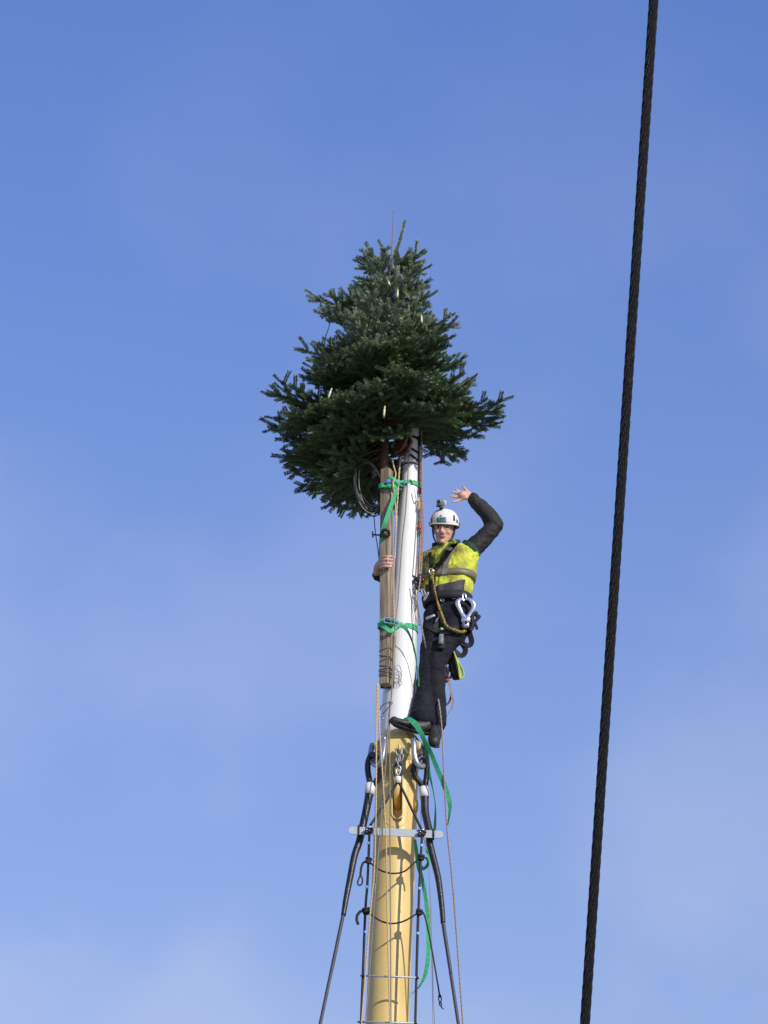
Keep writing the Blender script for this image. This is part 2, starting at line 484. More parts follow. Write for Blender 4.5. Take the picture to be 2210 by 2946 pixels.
# ------------------------------------------------------------------ white topmast
TB, TT = at(1143, 2128), at(1187, 1232)
tax = (TT - TB).normalized(); TL = (TT - TB).length
tm = thing('topmast', TB, 'smooth white painted topmast stepped in the yellow mast', 'mast')
def taxis(py):
    t = (2104 - py) / (2104 - 1232); return at(1144 + 43 * t, py)
def trad(py):
    return float(np.interp(py, [1232, 1330, 1500, 2000, 2104], [.046, .056, .076, .122, .128]))
prof = []
for py in range(2128, 1225, -20):
    prof.append(((taxis(py) - TB).dot(tax), trad(py)))
mk('pole', lathe(prof, TB, tax, 56), 'white', tm)
def ring_band(name, py0, py1, m, parent, off=.002):
    o = taxis(py0); h = (taxis(py1) - o).length
    return mk(name, lathe([(0, trad(py0)), (.0005, trad(py0) + off), (h - .0005, trad(py1) + off), (h, trad(py1))], o, tax, 40, cap=False), m, parent)
ring_band('rusty_band', 1343, 1338, 'rust', tm)
def on_top(px_, py_, off=0.0):
    c = taxis(py_); p = at(px_, py_, .05)
    for _ in range(3):
        dx = p.x - c.x; rr = trad(py_) + off
        p = at(px_, py_, math.sqrt(max(1e-6, rr * rr - dx * dx)))
    return p
mk('bolt', join(blob(on_top(1099, 2063), .012), blob(on_top(1101, 2068, .01), .008)), 'steel', tm)
# black diagonal strips across the pole near the masthead
for (a, b) in (((1186, 1253), (1213, 1268)), ((1184, 1290), (1206, 1304)), ((1180, 1307), (1203, 1325))):
    pts = []
    for k in range(9):
        t = k / 8; x_ = a[0] + (b[0] - a[0]) * t; y_ = a[1] + (b[1] - a[1]) * t
        pts.append(on_top(min(x_, 1201), y_, .004) if x_ < 1201 else at(x_, y_, .03))
    strap('banding', pts, .018, 'black', tm, th=.004)
mk('masthead_bracket', join(boxv(at(1209, 1263, .02), Vector((.022, 0, 0)), Vector((0, .02, 0)), Vector((0, 0, .016))), sweep([at(1207, 1262, .02), at(1207, 1400, .02)], .010, .006)), 'black', tm)

# ------------------------------------------------------------------ big stay in the foreground
def atY(px_, py_, y):
    return at(px_, py_, Y0 - y)
c_top, c_bot = atY(1881, 0, 9.1), atY(1683, 2946, 9.7)
cdir = (c_bot - c_top).normalized()
p_lo = c_bot + cdir * ((0.01 - c_bot.z) / cdir.z); p_hi = c_top - cdir * 7.0
stay = thing('wire_stay', p_lo, 'thick dark twisted wire stay running the full height on the right', 'cable')
rC = .0128
strands = coil([p_lo, p_hi], rC, 1 / .21, 6, rC * .60, per=12)
for s in strands: mk('strand', sweep(s, rC * .42, seg=8), 'cable', stay)
mk('core', sweep([p_lo, p_hi], rC * .55, seg=8), 'cable', stay)

# ------------------------------------------------------------------ timber carrying the tree
tb, tt = at(1110, 1972, .165), at(1113, 1352, .125)
timb = thing('timber_post', tb, 'weathered square timber strapped upright to the white mast', 'timber')
ta = (tt - tb); tz = ta.normalized()
u_ = Vector((.89, -.45, 0)); u_ = (u_ - tz * u_.dot(tz)).normalized(); w_ = tz.cross(u_)
mk('beam', boxv((tb + tt) / 2, u_ * .036, w_ * .036, ta / 2, .06), 'timber', timb, smooth=False)
def tpost(py): 
    t = (1972 - py) / (1972 - 1352); return tb.lerp(tt, t)
def post_loop(py, tilt=0.0, r=.047, off=0.0, n=20):
    """Rounded loop round the timber at a pixel height."""
    c = tpost(py); pts = []
    for k in range(n):
        a = 2 * math.pi * k / n
        ca, sa = math.cos(a), math.sin(a)
        q = .036 + off + .004
        e = q / max(abs(ca), abs(sa)); e = min(e, q * 1.28)
        pts.append(c + u_ * (e * ca) + w_ * (e * sa) + tz * (tilt * ca))
    return pts
# cord lashings round the foot of the timber
for i, py in enumerate((1875, 1893, 1905, 1921, 1930, 1936, 1942, 1948)):
    o = mk('cord_lashing', sweep(post_loop(py, (.012 if i < 4 else .004) * (-1) ** i), .0028 if i < 4 else .0038, seg=6, closed=True), 'greyrope', timb)
# dark padding behind the foot of the timber
mk('pad', boxv(at(1116, 1905, .11), Vector((.05, 0, 0)), Vector((0, .018, 0)), Vector((.005, 0, .20))), 'black', timb)
tails = thing('cord_tail', at(1140, 1965, .15), 'loose wiry cord ends curling beside the foot of the timber', 'cord')
for pts in ([(1131, 1925), (1147, 1913), (1156, 1938), (1148, 1958), (1134, 1946)], [(1132, 1940), (1150, 1932), (1154, 1955), (1142, 1971), (1133, 1958)], [(1133, 1950), (1147, 1953), (1157, 1966), (1146, 1974)]):
    tube('cord', [at(x, y, .137) for x, y in pts], .002, 'greyrope', tails, seg=6)

# ------------------------------------------------------------------ spruce tree
TR = [(1104, 1372, .075), (1108, 1250, .075), (1114, 1050, .06), (1121, 880, .05), (1127, 745, .05)]
TRW = PT(*TR)
tree = thing('conifer_tree', TRW[0], 'small dark green cut conifer fixed to the mast top', 'tree')
mk('trunk', sweep(spline(TRW, 6), [.033, .030, .022, .015, .008], seg=10), 'bark', tree)
tube('leader', PT((1127, 748, .05), (1130, 680, .05), (1133, 600, .05)), [.006, .005, .0035], 'leader', tree)
def trunk_at(py):
    ys = [t[1] for t in TR][::-1]
    return at(float(np.interp(py, ys, [t[0] for t in TR][::-1])), py, float(np.interp(py, ys, [t[2] for t in TR][::-1])))

def needle_mesh(segs, per_m=2600, ln=.0265, wd=.0032):
    """Brush of needles round the given shoots [(a, b, scale)], as quads."""
    A, D_, S, T = [], [], [], []
    for a, b, s, *nz in segs:
        d = b - a; Ln = d.length
        n = max(4, int(Ln * per_m)); t = d / max(Ln, 1e-6)
        h = t.orthogonal().normalized(); q = t.cross(h)
        if nz:                                   # two-ranked spray: needles fan out in a plane
            q = (nz[0] - t * nz[0].dot(t)).normalized(); h = t.cross(q)
            an = rng.normal(0, .42, n) + np.where(rng.random(n) < .5, 0, math.pi)
        else: an = rng.random(n) * 2 * math.pi
        k = rng.random(n)
        base = np.array(a)[None] + k[:, None] * np.array(d)[None]
        rad = np.cos(an)[:, None] * np.array(h)[None] + np.sin(an)[:, None] * np.array(q)[None]
        dr = rad * .95 + np.array(t)[None] * (.60 + .2 * rng.random((n, 1))) + np.array([0, 0, .12])
        dr /= np.linalg.norm(dr, axis=1)[:, None]
        side = np.cross(dr, rng.normal(size=(n, 3))); side /= np.linalg.norm(side, axis=1)[:, None]
        A.append(base); D_.append(dr); S.append(side); T.append(s * (.85 + .3 * rng.random(n)) * ln)
    A, D_, S, T = np.concatenate(A), np.concatenate(D_), np.concatenate(S), np.concatenate(T)
    n = len(A); V = np.empty((n, 4, 3)); w = wd * (.8 + .4 * rng.random(n))
    V[:, 0] = A; V[:, 1] = A + D_ * (T * .5)[:, None] + S * (w / 2)[:, None]
    V[:, 2] = A + D_ * T[:, None]; V[:, 3] = A + D_ * (T * .5)[:, None] - S * (w / 2)[:, None]
    me = bpy.data.meshes.new('needles')
    me.vertices.add(n * 4); me.loops.add(n * 4); me.polygons.add(n)
    me.vertices.foreach_set('co', V.ravel()); me.loops.foreach_set('vertex_index', np.arange(n * 4, dtype=np.int32))
    me.polygons.foreach_set('loop_start', np.arange(0, n * 4, 4, dtype=np.int32))
    me.update(calc_edges=True)
    return me

UPZ = Vector((0, 0, 1))
def branch(o, az, Ln, e0, droop, m='needle', name='branch'):
    """A fir bough: curved axis, paired finger-like shoots pointing forward and up, brush needles."""
    d = Vector((math.cos(az), -math.sin(az), 0))
    pts = []
    bend = random.uniform(-.10, .10) * Ln
    for i in range(7):
        t = i / 6
        z = Ln * (math.tan(e0) * t - droop * t * t + .28 * droop * t ** 4 + .05 * t ** 3)
        pts.append(o + d * (Ln * t) + UPZ * z + d.cross(UPZ) * (bend * t * t))
    P = spline(pts, 3); n = len(P)
    wood = [sweep(P, [max(.003, .010 * Ln / .8), .0025], seg=6)]
    segs = []
    for i in range(n - 1):
        if i / (n - 1) > .30: segs.append((P[i], P[i + 1], 1.0))
    tipd = (P[-1] - P[-2]).normalized(); segs.append((P[-1], P[-1] + tipd * random.uniform(.03, .07), .9))
    ns = max(3, int(Ln / .074))
    for i in range(1, ns + 1):
        t = .10 + .88 * i / (ns + .6)
        j = min(n - 2, int(t * (n - 1))); p = P[j].lerp(P[j + 1], t * (n - 1) - j)
        ax = (P[j + 1] - P[j]).normalized(); lat = ax.cross(UPZ).normalized(); upn = lat.cross(ax)
        for sgn in (-1, 1):
            if random.random() < .08: continue
            sl = min((.115 + (1 - t) * .30 * Ln) * random.uniform(.8, 1.25), .28)
            ang = R(random.uniform(34, 56))
            dv = (ax * math.cos(ang) + lat * (sgn * math.sin(ang)) + upn * random.uniform(-.1, .38)).normalized()
            q = p + dv * sl * .5; e = q + (dv + ax * .22 + upn * random.uniform(-.1, .25)).normalized() * sl * .5
            wood.append(sweep([p, q, e], [.003, .0016], seg=5))
            nz = (upn + lat * random.uniform(-.7, .7) + ax * random.uniform(-.3, .3)).normalized()
            segs += [(p.lerp(q, .15), q, 1.0, nz), (q, e, .95, nz)]
            if sl > .17:
                dv2 = (e - p).normalized(); lat2 = dv2.cross(upn).normalized()
                for u in np.arange(.30, .85, .095 / sl):
                    for s2 in (-1, 1):
                        if random.random() < .15: continue
                        b = p.lerp(e, float(u)); l2 = random.uniform(.08, .125)
                        v2 = (dv2 * .74 + lat2 * (s2 * .62) + upn * random.uniform(-.15, .4)).normalized()
                        segs.append((b, b + v2 * l2, .85, nz))
        if random.random() < .45:      # a shoot on the upper side
            dv = (ax * .65 + upn * .75 + lat * random.uniform(-.5, .5)).normalized(); l2 = random.uniform(.07, .12)
            segs.append((p, p + dv * l2, .95))
    w = mk(name, join(*wood), 'twig', tree)
    nd = link('needles', needle_mesh(segs), m, w, smooth=False); nd['kind'] = 'stuff'
    return P[-1]

# whorls: (pixel height on the trunk, count, rise angle, droop, reach, first azimuth)
whorls = [(776, 6, 8, .03, .24, 10), (830, 6, 22, .06, .26, 50), (890, 7, 34, .08, .28, 5), (955, 8, 38, .10, .33, 33), (1010, 8, 36, .10, .38, 10),
          (1055, 9, 30, .12, .43, 30), (1092, 9, 22, .14, .47, 0), (1112, 8, 15, .15, .57, 40), (1132, 9, 12, .15, .59, 22), (1160, 10, 5, .17, .66, 5), (1188, 10, 0, .19, .75, 25)]
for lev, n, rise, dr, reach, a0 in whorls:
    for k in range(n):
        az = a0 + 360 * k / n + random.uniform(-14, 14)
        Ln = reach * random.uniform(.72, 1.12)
        branch(trunk_at(lev + random.uniform(-24, 24)), R(az), Ln, R(rise + random.uniform(-8, 8)), dr, 'needle_young_lit' if lev + random.uniform(-70, 70) < 1090 else 'needle')
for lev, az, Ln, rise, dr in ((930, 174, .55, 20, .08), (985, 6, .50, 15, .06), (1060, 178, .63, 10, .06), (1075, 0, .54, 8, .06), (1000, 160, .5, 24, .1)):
    branch(trunk_at(lev), R(az), Ln, R(rise), dr, 'needle_young_lit')
# low boughs sweep down on the left and rear; the right-hand ones were trimmed away
for lev, az, Ln, rise, dr in ((1205, 8, .84, 4, .10), (1215, 345, .70, 0, .16), (1210, 172, .84, 8, .06), (1215, 190, .84, 2, .12), (1220, 150, .78, 0, .2), (1225, 120, .66, 0, .22),
                              (1225, 205, .82, -2, .20), (1230, 222, .78, -4, .20), (1235, 240, .74, -5, .22), (1240, 258, .62, -5, .22),
                              (1255, 183, .70, -6, .22), (1260, 200, .72, -8, .24), (1264, 218, .72, -10, .24), (1268, 238, .66, -12, .24), (1270, 254, .56, -12, .24),
                              (1225, 60, .52, 0, .22), (1225, 35, .62, 0, .20), (1222, 90, .54, 2, .20), (1290, 212, .52, -14, .26), (1292, 234, .50, -16, .26), (1215, 322, .58, 2, .10),
                              (1236, 135, .56, -4, .3), (1246, 160, .58, -6, .3),
                              (1285, 262, .50, -12, .30), (1292, 276, .46, -14, .32), (1296, 248, .52, -18, .32), (1300, 225, .50, -22, .34), (1304, 200, .46, -22, .34), (1290, 180, .48, -14, .3), (1300, 262, .46, -22, .3), (1305, 285, .42, -24, .3), (1308, 242, .44, -28, .32), (1238, 70, .24, -28, .2), (1244, 98, .24, -30, .2), (1240, 128, .28, -28, .2),
                              ):
    branch(trunk_at(lev), R(az), Ln, R(rise), dr)
# steep leading shoots round the bare leader
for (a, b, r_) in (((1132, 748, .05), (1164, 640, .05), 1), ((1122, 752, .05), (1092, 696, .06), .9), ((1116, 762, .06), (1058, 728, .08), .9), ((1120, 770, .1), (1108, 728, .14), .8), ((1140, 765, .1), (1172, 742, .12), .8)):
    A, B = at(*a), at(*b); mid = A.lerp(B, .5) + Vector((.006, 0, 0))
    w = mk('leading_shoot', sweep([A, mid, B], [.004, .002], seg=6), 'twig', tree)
    nd = link('needles', needle_mesh([(A, mid, .85), (mid, B, .8), (B, B + (B - mid).normalized() * .012, .7)], 3200), 'needle_young_lit', w, smooth=False); nd['kind'] = 'stuff'

# candle lights clipped to the boughs
cands = [(1144, 843, .44, 4, 24, 'cream candle light high in the tree, just below its tip'), (1213, 917, .50, -4, 22, 'cream candle light on the right flank of the tree'),
         (950, 1130, .60, 20, 30, 'cream candle light on the left side of the tree at mid height'), (1106, 1182, .72, 6, 30, 'long cream candle light low at the front of the tree near the trunk'),
         (900, 1244, .40, 78, 28, 'cream candle light lying almost flat low on the left bough'), (1025, 922, .48, 10, 12, 'tiny cream candle light on the left upper boughs'),
         (1119, 814, .40, -20, 14, 'small pinkish cream candle light close under the leading shoots')]
for x, y, d, ang, hpx, lab in cands:
    a = R(ang); hp = hpx / 2
    p0 = at(x - math.sin(a) * hp * -1 * -1, y + math.cos(a) * hp, d); p1 = at(x + math.sin(a) * hp, y - math.cos(a) * hp, d)
    c = thing('candle_light', p0, lab, 'candle light', 'candle lights on the tree')
    ax = (p1 - p0); Ln = ax.length
    mk('stick', lathe([(0, .006), (.002, .0078), (Ln * .68, .0074), (Ln * .70, .006)], p0, ax, 14), 'candle', c)
    mk('bulb', lathe([(Ln * .70, .004), (Ln * .78, .007), (Ln * .90, .0055), (Ln, .001)], p0, ax, 12), 'candle', c)
    mk('clip', join(boxv(p0 - ax.normalized() * .008, Vector((.007, 0, 0)), Vector((0, .010, 0)), Vector((0, 0, .010)))), 'clip', c)
# lighting cable at the tree's left edge
tag(tube('lighting_cable', PT((912, 850, .1), (922, 868, .12), (925, 890, .14), (936, 910, .16), (948, 930, .2), (940, 960, .2), (928, 985, .2)), .004, 'bluerope', seg=6), 'thin dark lighting cable looping out of the upper left boughs', 'cable')

# ------------------------------------------------------------------ cable coil by the trunk
ck = thing('cable_coil', at(1070, 1480, .05), 'coil of dark cable hanging beside the timber under the tree', 'cable')
for i in range(15):
    cx, cy = 1062 + random.uniform(-6, 6), 1403 + random.uniform(-8, 8); rx, ry = random.uniform(27, 43), random.uniform(64, 80)
    tl = R(random.uniform(8, 22)); dd = random.uniform(.0, .09)
    pts = []
    for k in range(16):
        a = 2 * math.pi * k / 16; x, y = rx * math.cos(a), ry * math.sin(a)
        pts.append(at(cx + x * math.cos(tl) + y * math.sin(tl), cy - x * math.sin(tl) + y * math.cos(tl), dd + .05 * math.cos(a + i)))
    tube('loop', pts, .0042, ['blackrope', 'blackrope', 'blackrope', 'blackrope', 'greyrope'][i % 5], ck, seg=6, sub=3, closed=True)
tag(tube('blue_cord', PT((1076, 1483, .04), (1080, 1530, .06), (1086, 1570, .06), (1091, 1612, .06)), .0035, 'bluerope', seg=6), 'thin dark blue cord hanging from the cable coil', 'cord')

# screw clamp gripping the timber
cp = thing('screw_clamp', at(1100, 1545, .14), 'black screw clamp with a cross handle on the timber', 'clamp')
mk('jaw', join(sweep(spline(PT((1096, 1545, .17), (1100, 1528, .205), (1112, 1524, .215), (1119, 1530, .205), (1119, 1542, .19)), 5), .011, .013), blob(at(1110, 1540, .20), .020, .015, .014)), 'dark', cp)
mk('screw', sweep(PT((1100, 1540, .19), (1072, 1538, .17)), .0065, seg=8), 'dark', cp)
mk('handle', sweep(PT((1072, 1529, .17), (1073, 1546, .17)), .0055, seg=8), 'dark', cp)

# ------------------------------------------------------------------ green lashing straps
def tloop(py0, py1, off=.006, n=30):
    """Loop enclosing timber and topmast."""
    c = tpost(py0); q = taxis(py1); r = trad(py1) + off
    left = c + (-u_ - w_ * .2) * .050
    pts = []
    # front run: from timber's left corner over its front edge to the mast's front, round its right side, back
    pts += [c - u_ * .044 + w_ * .02, c - u_ * .044 - w_ * .044, c + u_ * .02 - w_ * .046]
    dirv = Vector((q.x - c.x, 0, 0)).normalized()
    for a in (100, 75, 45, 15, -20, -60, -100):
        pts.append(q + Vector((math.cos(R(a)), 0, 0)) * r + Vector((0, -math.sin(R(a)), 0)) * r)
    pts += [c + u_ * .03 + w_ * .055]
    return pts, (c + q) / 2
def strap_loop(name, py0, py1, w, label):
    pts, ctr = tloop(py0, py1)
    P = spline(pts, 5, True)
    nr = [(p - Vector((ctr.x, ctr.y, p.z))).normalized() for p in P]
    t = thing(name, tpost(py0) , label, 'strap', 'green lashing straps')
    mk('webbing', ribbon(P, w, normal=nr, sub=1, closed=True, th=.004), 'green', t, smooth=False)
    return t
s1 = strap_loop('ratchet_strap', 1404, 1398, .036, 'upper green ratchet strap binding timber and white mast under the tree')
def buckle(parent, x, y, d, w=.05, h=.035, tilt=0):
    rt = Vector((math.cos(tilt), 0, math.sin(tilt))); up = Vector((-math.sin(tilt), 0, math.cos(tilt))); c = at(x, y, d); f = Vector((0, -1, 0))
    fr = join(boxv(c + up * h / 2, rt * w / 2, f * .006, up * .003), boxv(c - up * h / 2, rt * w / 2, f * .006, up * .003),
              boxv(c + rt * w / 2, rt * .003, f * .012, up * h / 2), boxv(c - rt * w / 2, rt * .003, f * .012, up * h / 2), boxv(c + rt * w * .15, rt * .003, f * .010, up * h / 2))
    b = mk('buckle', fr, 'steel', parent, smooth=False)
    mk('spool', sweep([c - rt * w * .45 + f * .006, c + rt * w * .45 + f * .006], .009, seg=10), 'greendk', b)
    return b
buckle(s1, 1161, 1393, .10, .055, .034, R(-6)); buckle(s1, 1140, 1389, .175, .03, .04, 0)
mk('knot_of_strap', join(blob(at(1131, 1400, .19), .022, .014, .024), ribbon(PT((1118, 1372, .18), (1134, 1380, .20), (1146, 1392, .19)), .03), ribbon(PT((1104, 1400, .17), (1122, 1398, .20), (1140, 1404, .19)), .034)), 'green', s1)
mk('blue_tape', join(blob(at(1116, 1384, .195), .018, .008, .022, rot=Matrix.Rotation(R(35), 3, 'Y'))), 'blue', s1)
mk('loose_tail', ribbon(PT((1141, 1402, .19), (1136, 1425, .21), (1124, 1460, .215), (1110, 1500, .21), (1100, 1530, .19), (1095, 1560, .16), (1092, 1602, .13)), [.022, .03, .034, .034, .03, .022, .016], twist=[.2, .1, 0, 0, .3, .5, .6]), 'green', s1, smooth=False)
mk('shadow_pad', boxv(at(1153, 1408, .085), Vector((.022, 0, 0)), Vector((0, .006, 0)), Vector((0, 0, .010))), 'greendk', s1)  # dark green block standing in for the shade below the buckle

s2 = strap_loop('ratchet_strap', 1806, 1814, .038, 'lower green ratchet strap round the timber at the climber\'s hip height')
buckle(s2, 1121, 1786, .235, .075, .040, R(-8)); buckle(s2, 1140, 1793, .20, .03, .03, R(-8))
mk('webbing_fold', join(ribbon(PT((1096, 1798, .20), (1110, 1806, .235), (1126, 1815, .235), (1141, 1800, .20)), .03), ribbon(PT((1096, 1782, .2), (1120, 1790, .225), (1147, 1788, .19)), .026)), 'green', s2, smooth=False)
mk('loose_tail', ribbon(PT((1148, 1800, .19), (1165, 1806, .20), (1177, 1824, .20), (1187, 1848, .19), (1195, 1880, .17), (1200, 1915, .15), (1204, 1950, .13), (1205, 1975, .13)), [.026, .026, .022, .018, .016, .014, .012, .010], twist=[0, .3, .8, 1.0, 1.0, 1.0, 1.0, 1.0]), 'green', s2, smooth=False)

fs = thing('green_strap', at(1290, 2380, .2), 'loose green strap draped over the boot and hanging beside the yellow mast', 'strap')
mk('webbing', ribbon(PT((1160, 2072, .19), (1178, 2070, .235), (1198, 2086, .27), (1214, 2114, .27), (1228, 2142, .26), (1240, 2166, .25), (1257, 2209, .25), (1277, 2256, .25), (1292, 2300, .25), (1295, 2330, .25), (1288, 2378, .25)), [.032, .038, .040, .036, .034, .036, .036, .036, .036, .026, .012], twist=[0, 0, .25, .5, .8, .7, .5, .3, .2, .6, 1.1]), 'green', fs, smooth=False)
mk('rear_webbing', ribbon(PT((1216, 2118, .10), (1228, 2165, .12), (1234, 2215, .13), (1244, 2262, .14), (1251, 2300, .14), (1253, 2335, .14), (1249, 2395, .13), (1236, 2432, .12)), [.02, .026, .024, .014, .010, .014, .026, .022], twist=[.5, .4, .5, .9, 1.1, .8, .2, .2]), 'green', fs, smooth=False)
fs2 = thing('green_strap', at(1205, 2838, .08), 'long green strap hanging behind the right shroud down the yellow mast', 'strap')
mk('webbing', ribbon(PT((1194, 2415, .08), (1198, 2445, .10), (1203, 2485, .12), (1212, 2520, .12), (1222, 2566, .12), (1230, 2630, .12), (1233, 2700, .12), (1231, 2760, .12), (1222, 2808, .11), (1205, 2840, .10), (1184, 2860, .04)), [.02, .026, .03, .028, .026, .03, .032, .030, .026, .016, .004], twist=[.6, .4, .2, .3, .4, .2, .0, .1, .3, .7, 1.0]), 'green', fs2, smooth=False)
mk('tied_loop', join(ribbon(PT((1226, 2440, .14), (1236, 2468, .16), (1228, 2492, .17), (1213, 2500, .16), (1203, 2488, .14)), .022), blob(at(1212, 2496, .15), .016)), 'green', fs2, smooth=False)

# ------------------------------------------------------------------ pulley block and masthead tackle
pb = thing('pulley_block', at(1158, 1315, .05), 'reddish brown pulley block hanging at the masthead under the tree', 'pulley block')
qc = at(1160, 1281, .09); qz = (at(1176, 1250, .09) - at(1148, 1312, .09)).normalized(); qx = Vector((.75, -.66, 0)); qx = (qx - qz * qx.dot(qz)).normalized(); qn = qz.cross(qx)
def cheek(off):
    ring = []
    for k in range(18):
        a = 2 * math.pi * k / 18; ring.append((math.copysign(abs(math.cos(a)) ** .7, math.cos(a)) * .050, math.copysign(abs(math.sin(a)) ** .7, math.sin(a)) * .078))
    V = [qc + qn * (off + s * .009) + qx * x + qz * y for s in (-1, 1) for x, y in ring]; n = 18
    return V, [tuple(range(n)), tuple(range(2 * n - 1, n - 1, -1))] + [(i, (i + 1) % n, n + (i + 1) % n, n + i) for i in range(n)]
for s in (-.026, .026): mk('cheek', cheek(s), 'block', pb, smooth=False)
mk('wheel', lathe([(-.014, .044), (-.006, .036), (.006, .036), (.014, .044)], qc, qn, 24), 'dark', pb)
mk('strop', sweep(spline([qc + qz * .09 + qn * .03, qc + qz * .12, qc + qz * .09 - qn * .03], 4), .007, seg=8), 'blackrope', pb)
rd = thing('small_pulley', at(1207, 1530, .02), 'small red pulley hanging on the lines right of the white mast', 'pulley')
mk('cheek', join(blob(at(1208, 1516, .05), .013, .010, .026), blob(at(1207, 1500, .05), .006, .006, .012)), 'red', rd)
mk('becket', sweep(spline(PT((1204, 1528, .05), (1207, 1540, .05), (1210, 1528, .05)), 4), .004, seg=6), 'dark', rd)
sp2 = thing('small_block', at(1208, 1418, .02), 'small dark red block with pale strop just below the upper strap', 'pulley')
mk('body', join(boxv(at(1208, 1412, .04), Vector((.013, 0, 0)), Vector((0, .010, 0)), Vector((.003, 0, .026)), .4)), 'maroon', sp2)
mk('strop', sweep(spline(PT((1194, 1408, .09), (1196, 1425, .09), (1200, 1440, .08), (1206, 1432, .05)), 4), .005, seg=6), 'tape', sp2)
mk('tag', ribbon(PT((1204, 1432, .07), (1206, 1450, .07), (1204, 1466, .07)), .014), 'rope', sp2)

# ------------------------------------------------------------------ ropes and lines
def rope(name, pts, r, m, label, cat='rope', group=None, ground=False, lay=True, strands=3):
    P = PT(*pts)
    if ground: P = downto(P)
    o = laid(name, P, r, m, strands=strands) if lay else tube(name, P, r, m, seg=8)
    return tag(o, label, cat, group)
rope('halyard', [(1085, 1966, .20), (1084, 2060, .23), (1083, 2200, 0.340), (1082, 2330, 0.350), (1077, 2507, 0.350), (1068, 2600, 0.350), (1054, 2770, 0.350), (1040, 2944, 0.350)], .0058, 'rope', 'pale beige rope running down the left front edge of the yellow mast', ground=True)
rope('halyard', [(1088, 1966, .20), (1090, 2060, .23), (1101, 2230, 0.340), (1108, 2350, 0.350), (1111, 2413, 0.350), (1114, 2600, 0.350), (1118, 2770, 0.350), (1122, 2944, 0.350)], .0058, 'rope', 'pale beige rope crossing to the middle of the yellow mast', ground=True)
rope('grey_line', [(1183, 1262, .10), (1177, 1308, .10), (1172, 1400, .13), (1166, 1480, .135), (1157, 1560, .13), (1146, 1719, .15), (1135, 1825, .23), (1131, 1915, .235), (1125, 2020, .20), (1119, 2060, .21), (1108, 2224, 0.335), (1098, 2330, 0.340), (1093, 2400, 0.340), (1077, 2600, 0.340), (1052, 2944, 0.340)], .0042, 'greyrope', 'thin grey line from the masthead down the white mast to the lower left', ground=True, lay=False)
rope('grey_line', [(1134, 1905, .235), (1128, 1990, .21), (1121, 2060, .215), (1121, 2140, .24), (1122, 2230, 0.335), (1122, 2330, 0.340), (1122, 2400, 0.340), (1123, 2507, 0.340), (1124, 2700, 0.340), (1125, 2944, 0.340)], .0042, 'greyrope', 'thin grey line hanging straight down the middle of the yellow mast', ground=True, lay=False)
rope('beige_line', [(1128, 1318, .13), (1134, 1345, .14), (1139, 1366, .17), (1131, 1395, .215), (1136, 1430, .19), (1139, 1500, .17), (1138, 1560, .17), (1133, 1640, .18), (1133, 1720, .185), (1134, 1780, .19), (1133, 1900, .20), (1130, 1960, .21)], .006, 'rope', 'beige rope running along the right edge of the timber')
rope('beige_line', [(1152, 1320, .08), (1148, 1370, .10), (1145, 1420, .13), (1141, 1480, .13), (1137, 1560, .14), (1136, 1610, .15)], .007, 'rope', 'short pale rope in the gap between timber and white mast')
rope('side_rope', [(1212, 1240, .03), (1214, 1300, .05), (1214, 1460, .06), (1214, 1572, .06), (1212, 1640, .09), (1206, 1690, .12), (1201, 1722, .13), (1210, 1785, .14), (1222, 1848, .135), (1236, 1915, -.09), (1254, 1985, -.06), (1262, 2016, .17), (1268, 2060, .20), (1273, 2115, .21), (1276, 2193, .26), (1286, 2378, .26), (1299, 2507, .26), (1313, 2677, .26), (1332, 2944, .26)], .0062, 'brownrope', 'brown flecked rope passing the climber\'s leg and falling on the far right', ground=True)
rope('tackle_line', [(1208, 1285, .03), (1209, 1400, .03), (1210, 1500, .03), (1207, 1600, .02), (1206, 1680, .03)], .009, 'brownrope', 'dark brown tackle line close along the right side of the white mast')
rope('red_line', [(1216, 1440, .02), (1218, 1500, .02), (1217, 1560, .02), (1214, 1620, .02)], .003, 'red', 'thin red line right of the white mast beside the helmet', lay=False)
tl = thing('twin_line', at(1190, 1660, .1), 'pair of thin lines along the right edge of the white mast', 'line')
tube('line', PT((1203, 1425, .03), (1200, 1480, .045), (1194, 1570, .063), (1187, 1660, .078)), .003, 'greyrope', tl)
tube('line', PT((1205, 1450, .03), (1203, 1530, .035), (1200, 1600, .045), (1196, 1660, .06)), .003, 'greyrope', tl)
tl2 = thing('lanyard_line', at(1200, 1770, .1), 'pair of thin lines hanging from the hook across the white mast', 'line')
tube('line', PT((1179, 1690, .095), (1184, 1720, .09), (1193, 1760, .085), (1202, 1800, .08)), .0026, 'greyrope', tl2)
tube('line', PT((1189, 1690, .085), (1195, 1720, .08), (1202, 1750, .075), (1207, 1800, .07)), .004, 'greyrope', tl2)
rope('thin_line', [(1212, 2292, .06), (1213, 2380, .06), (1232, 2470, .06), (1238, 2600, .06), (1243, 2777, .06), (1246, 2944, .06)], .0022, 'brownrope', 'hair-thin line hanging just right of the right shroud', 'line', 'thin lines beside the right shroud', True, False)
rope('thin_line', [(1234, 2480, .05), (1239, 2600, .05), (1245, 2777, .05), (1250, 2944, .05)], .0018, 'greyrope', 'second hair-thin line hanging just right of the right shroud', 'line', 'thin lines beside the right shroud', True, False)
lp = thing('rope_loop', at(1097, 2045, .11), 'small grey cord loop tied round the foot of the white mast', 'cord')
tube('loop', PT((1095, 2043, .09), (1096, 2034, .11), (1105, 2026, .14), (1116, 2022, .17), (1124, 2019, .185)), .0035, 'greyrope', lp, seg=6)
tube('loop', PT((1124, 2020, .185), (1119, 2034, .175), (1109, 2046, .155), (1099, 2054, .12)), .0035, 'greyrope', lp, seg=6)
knot(at(1125, 2022, .19), .009, 'greyrope', lp)

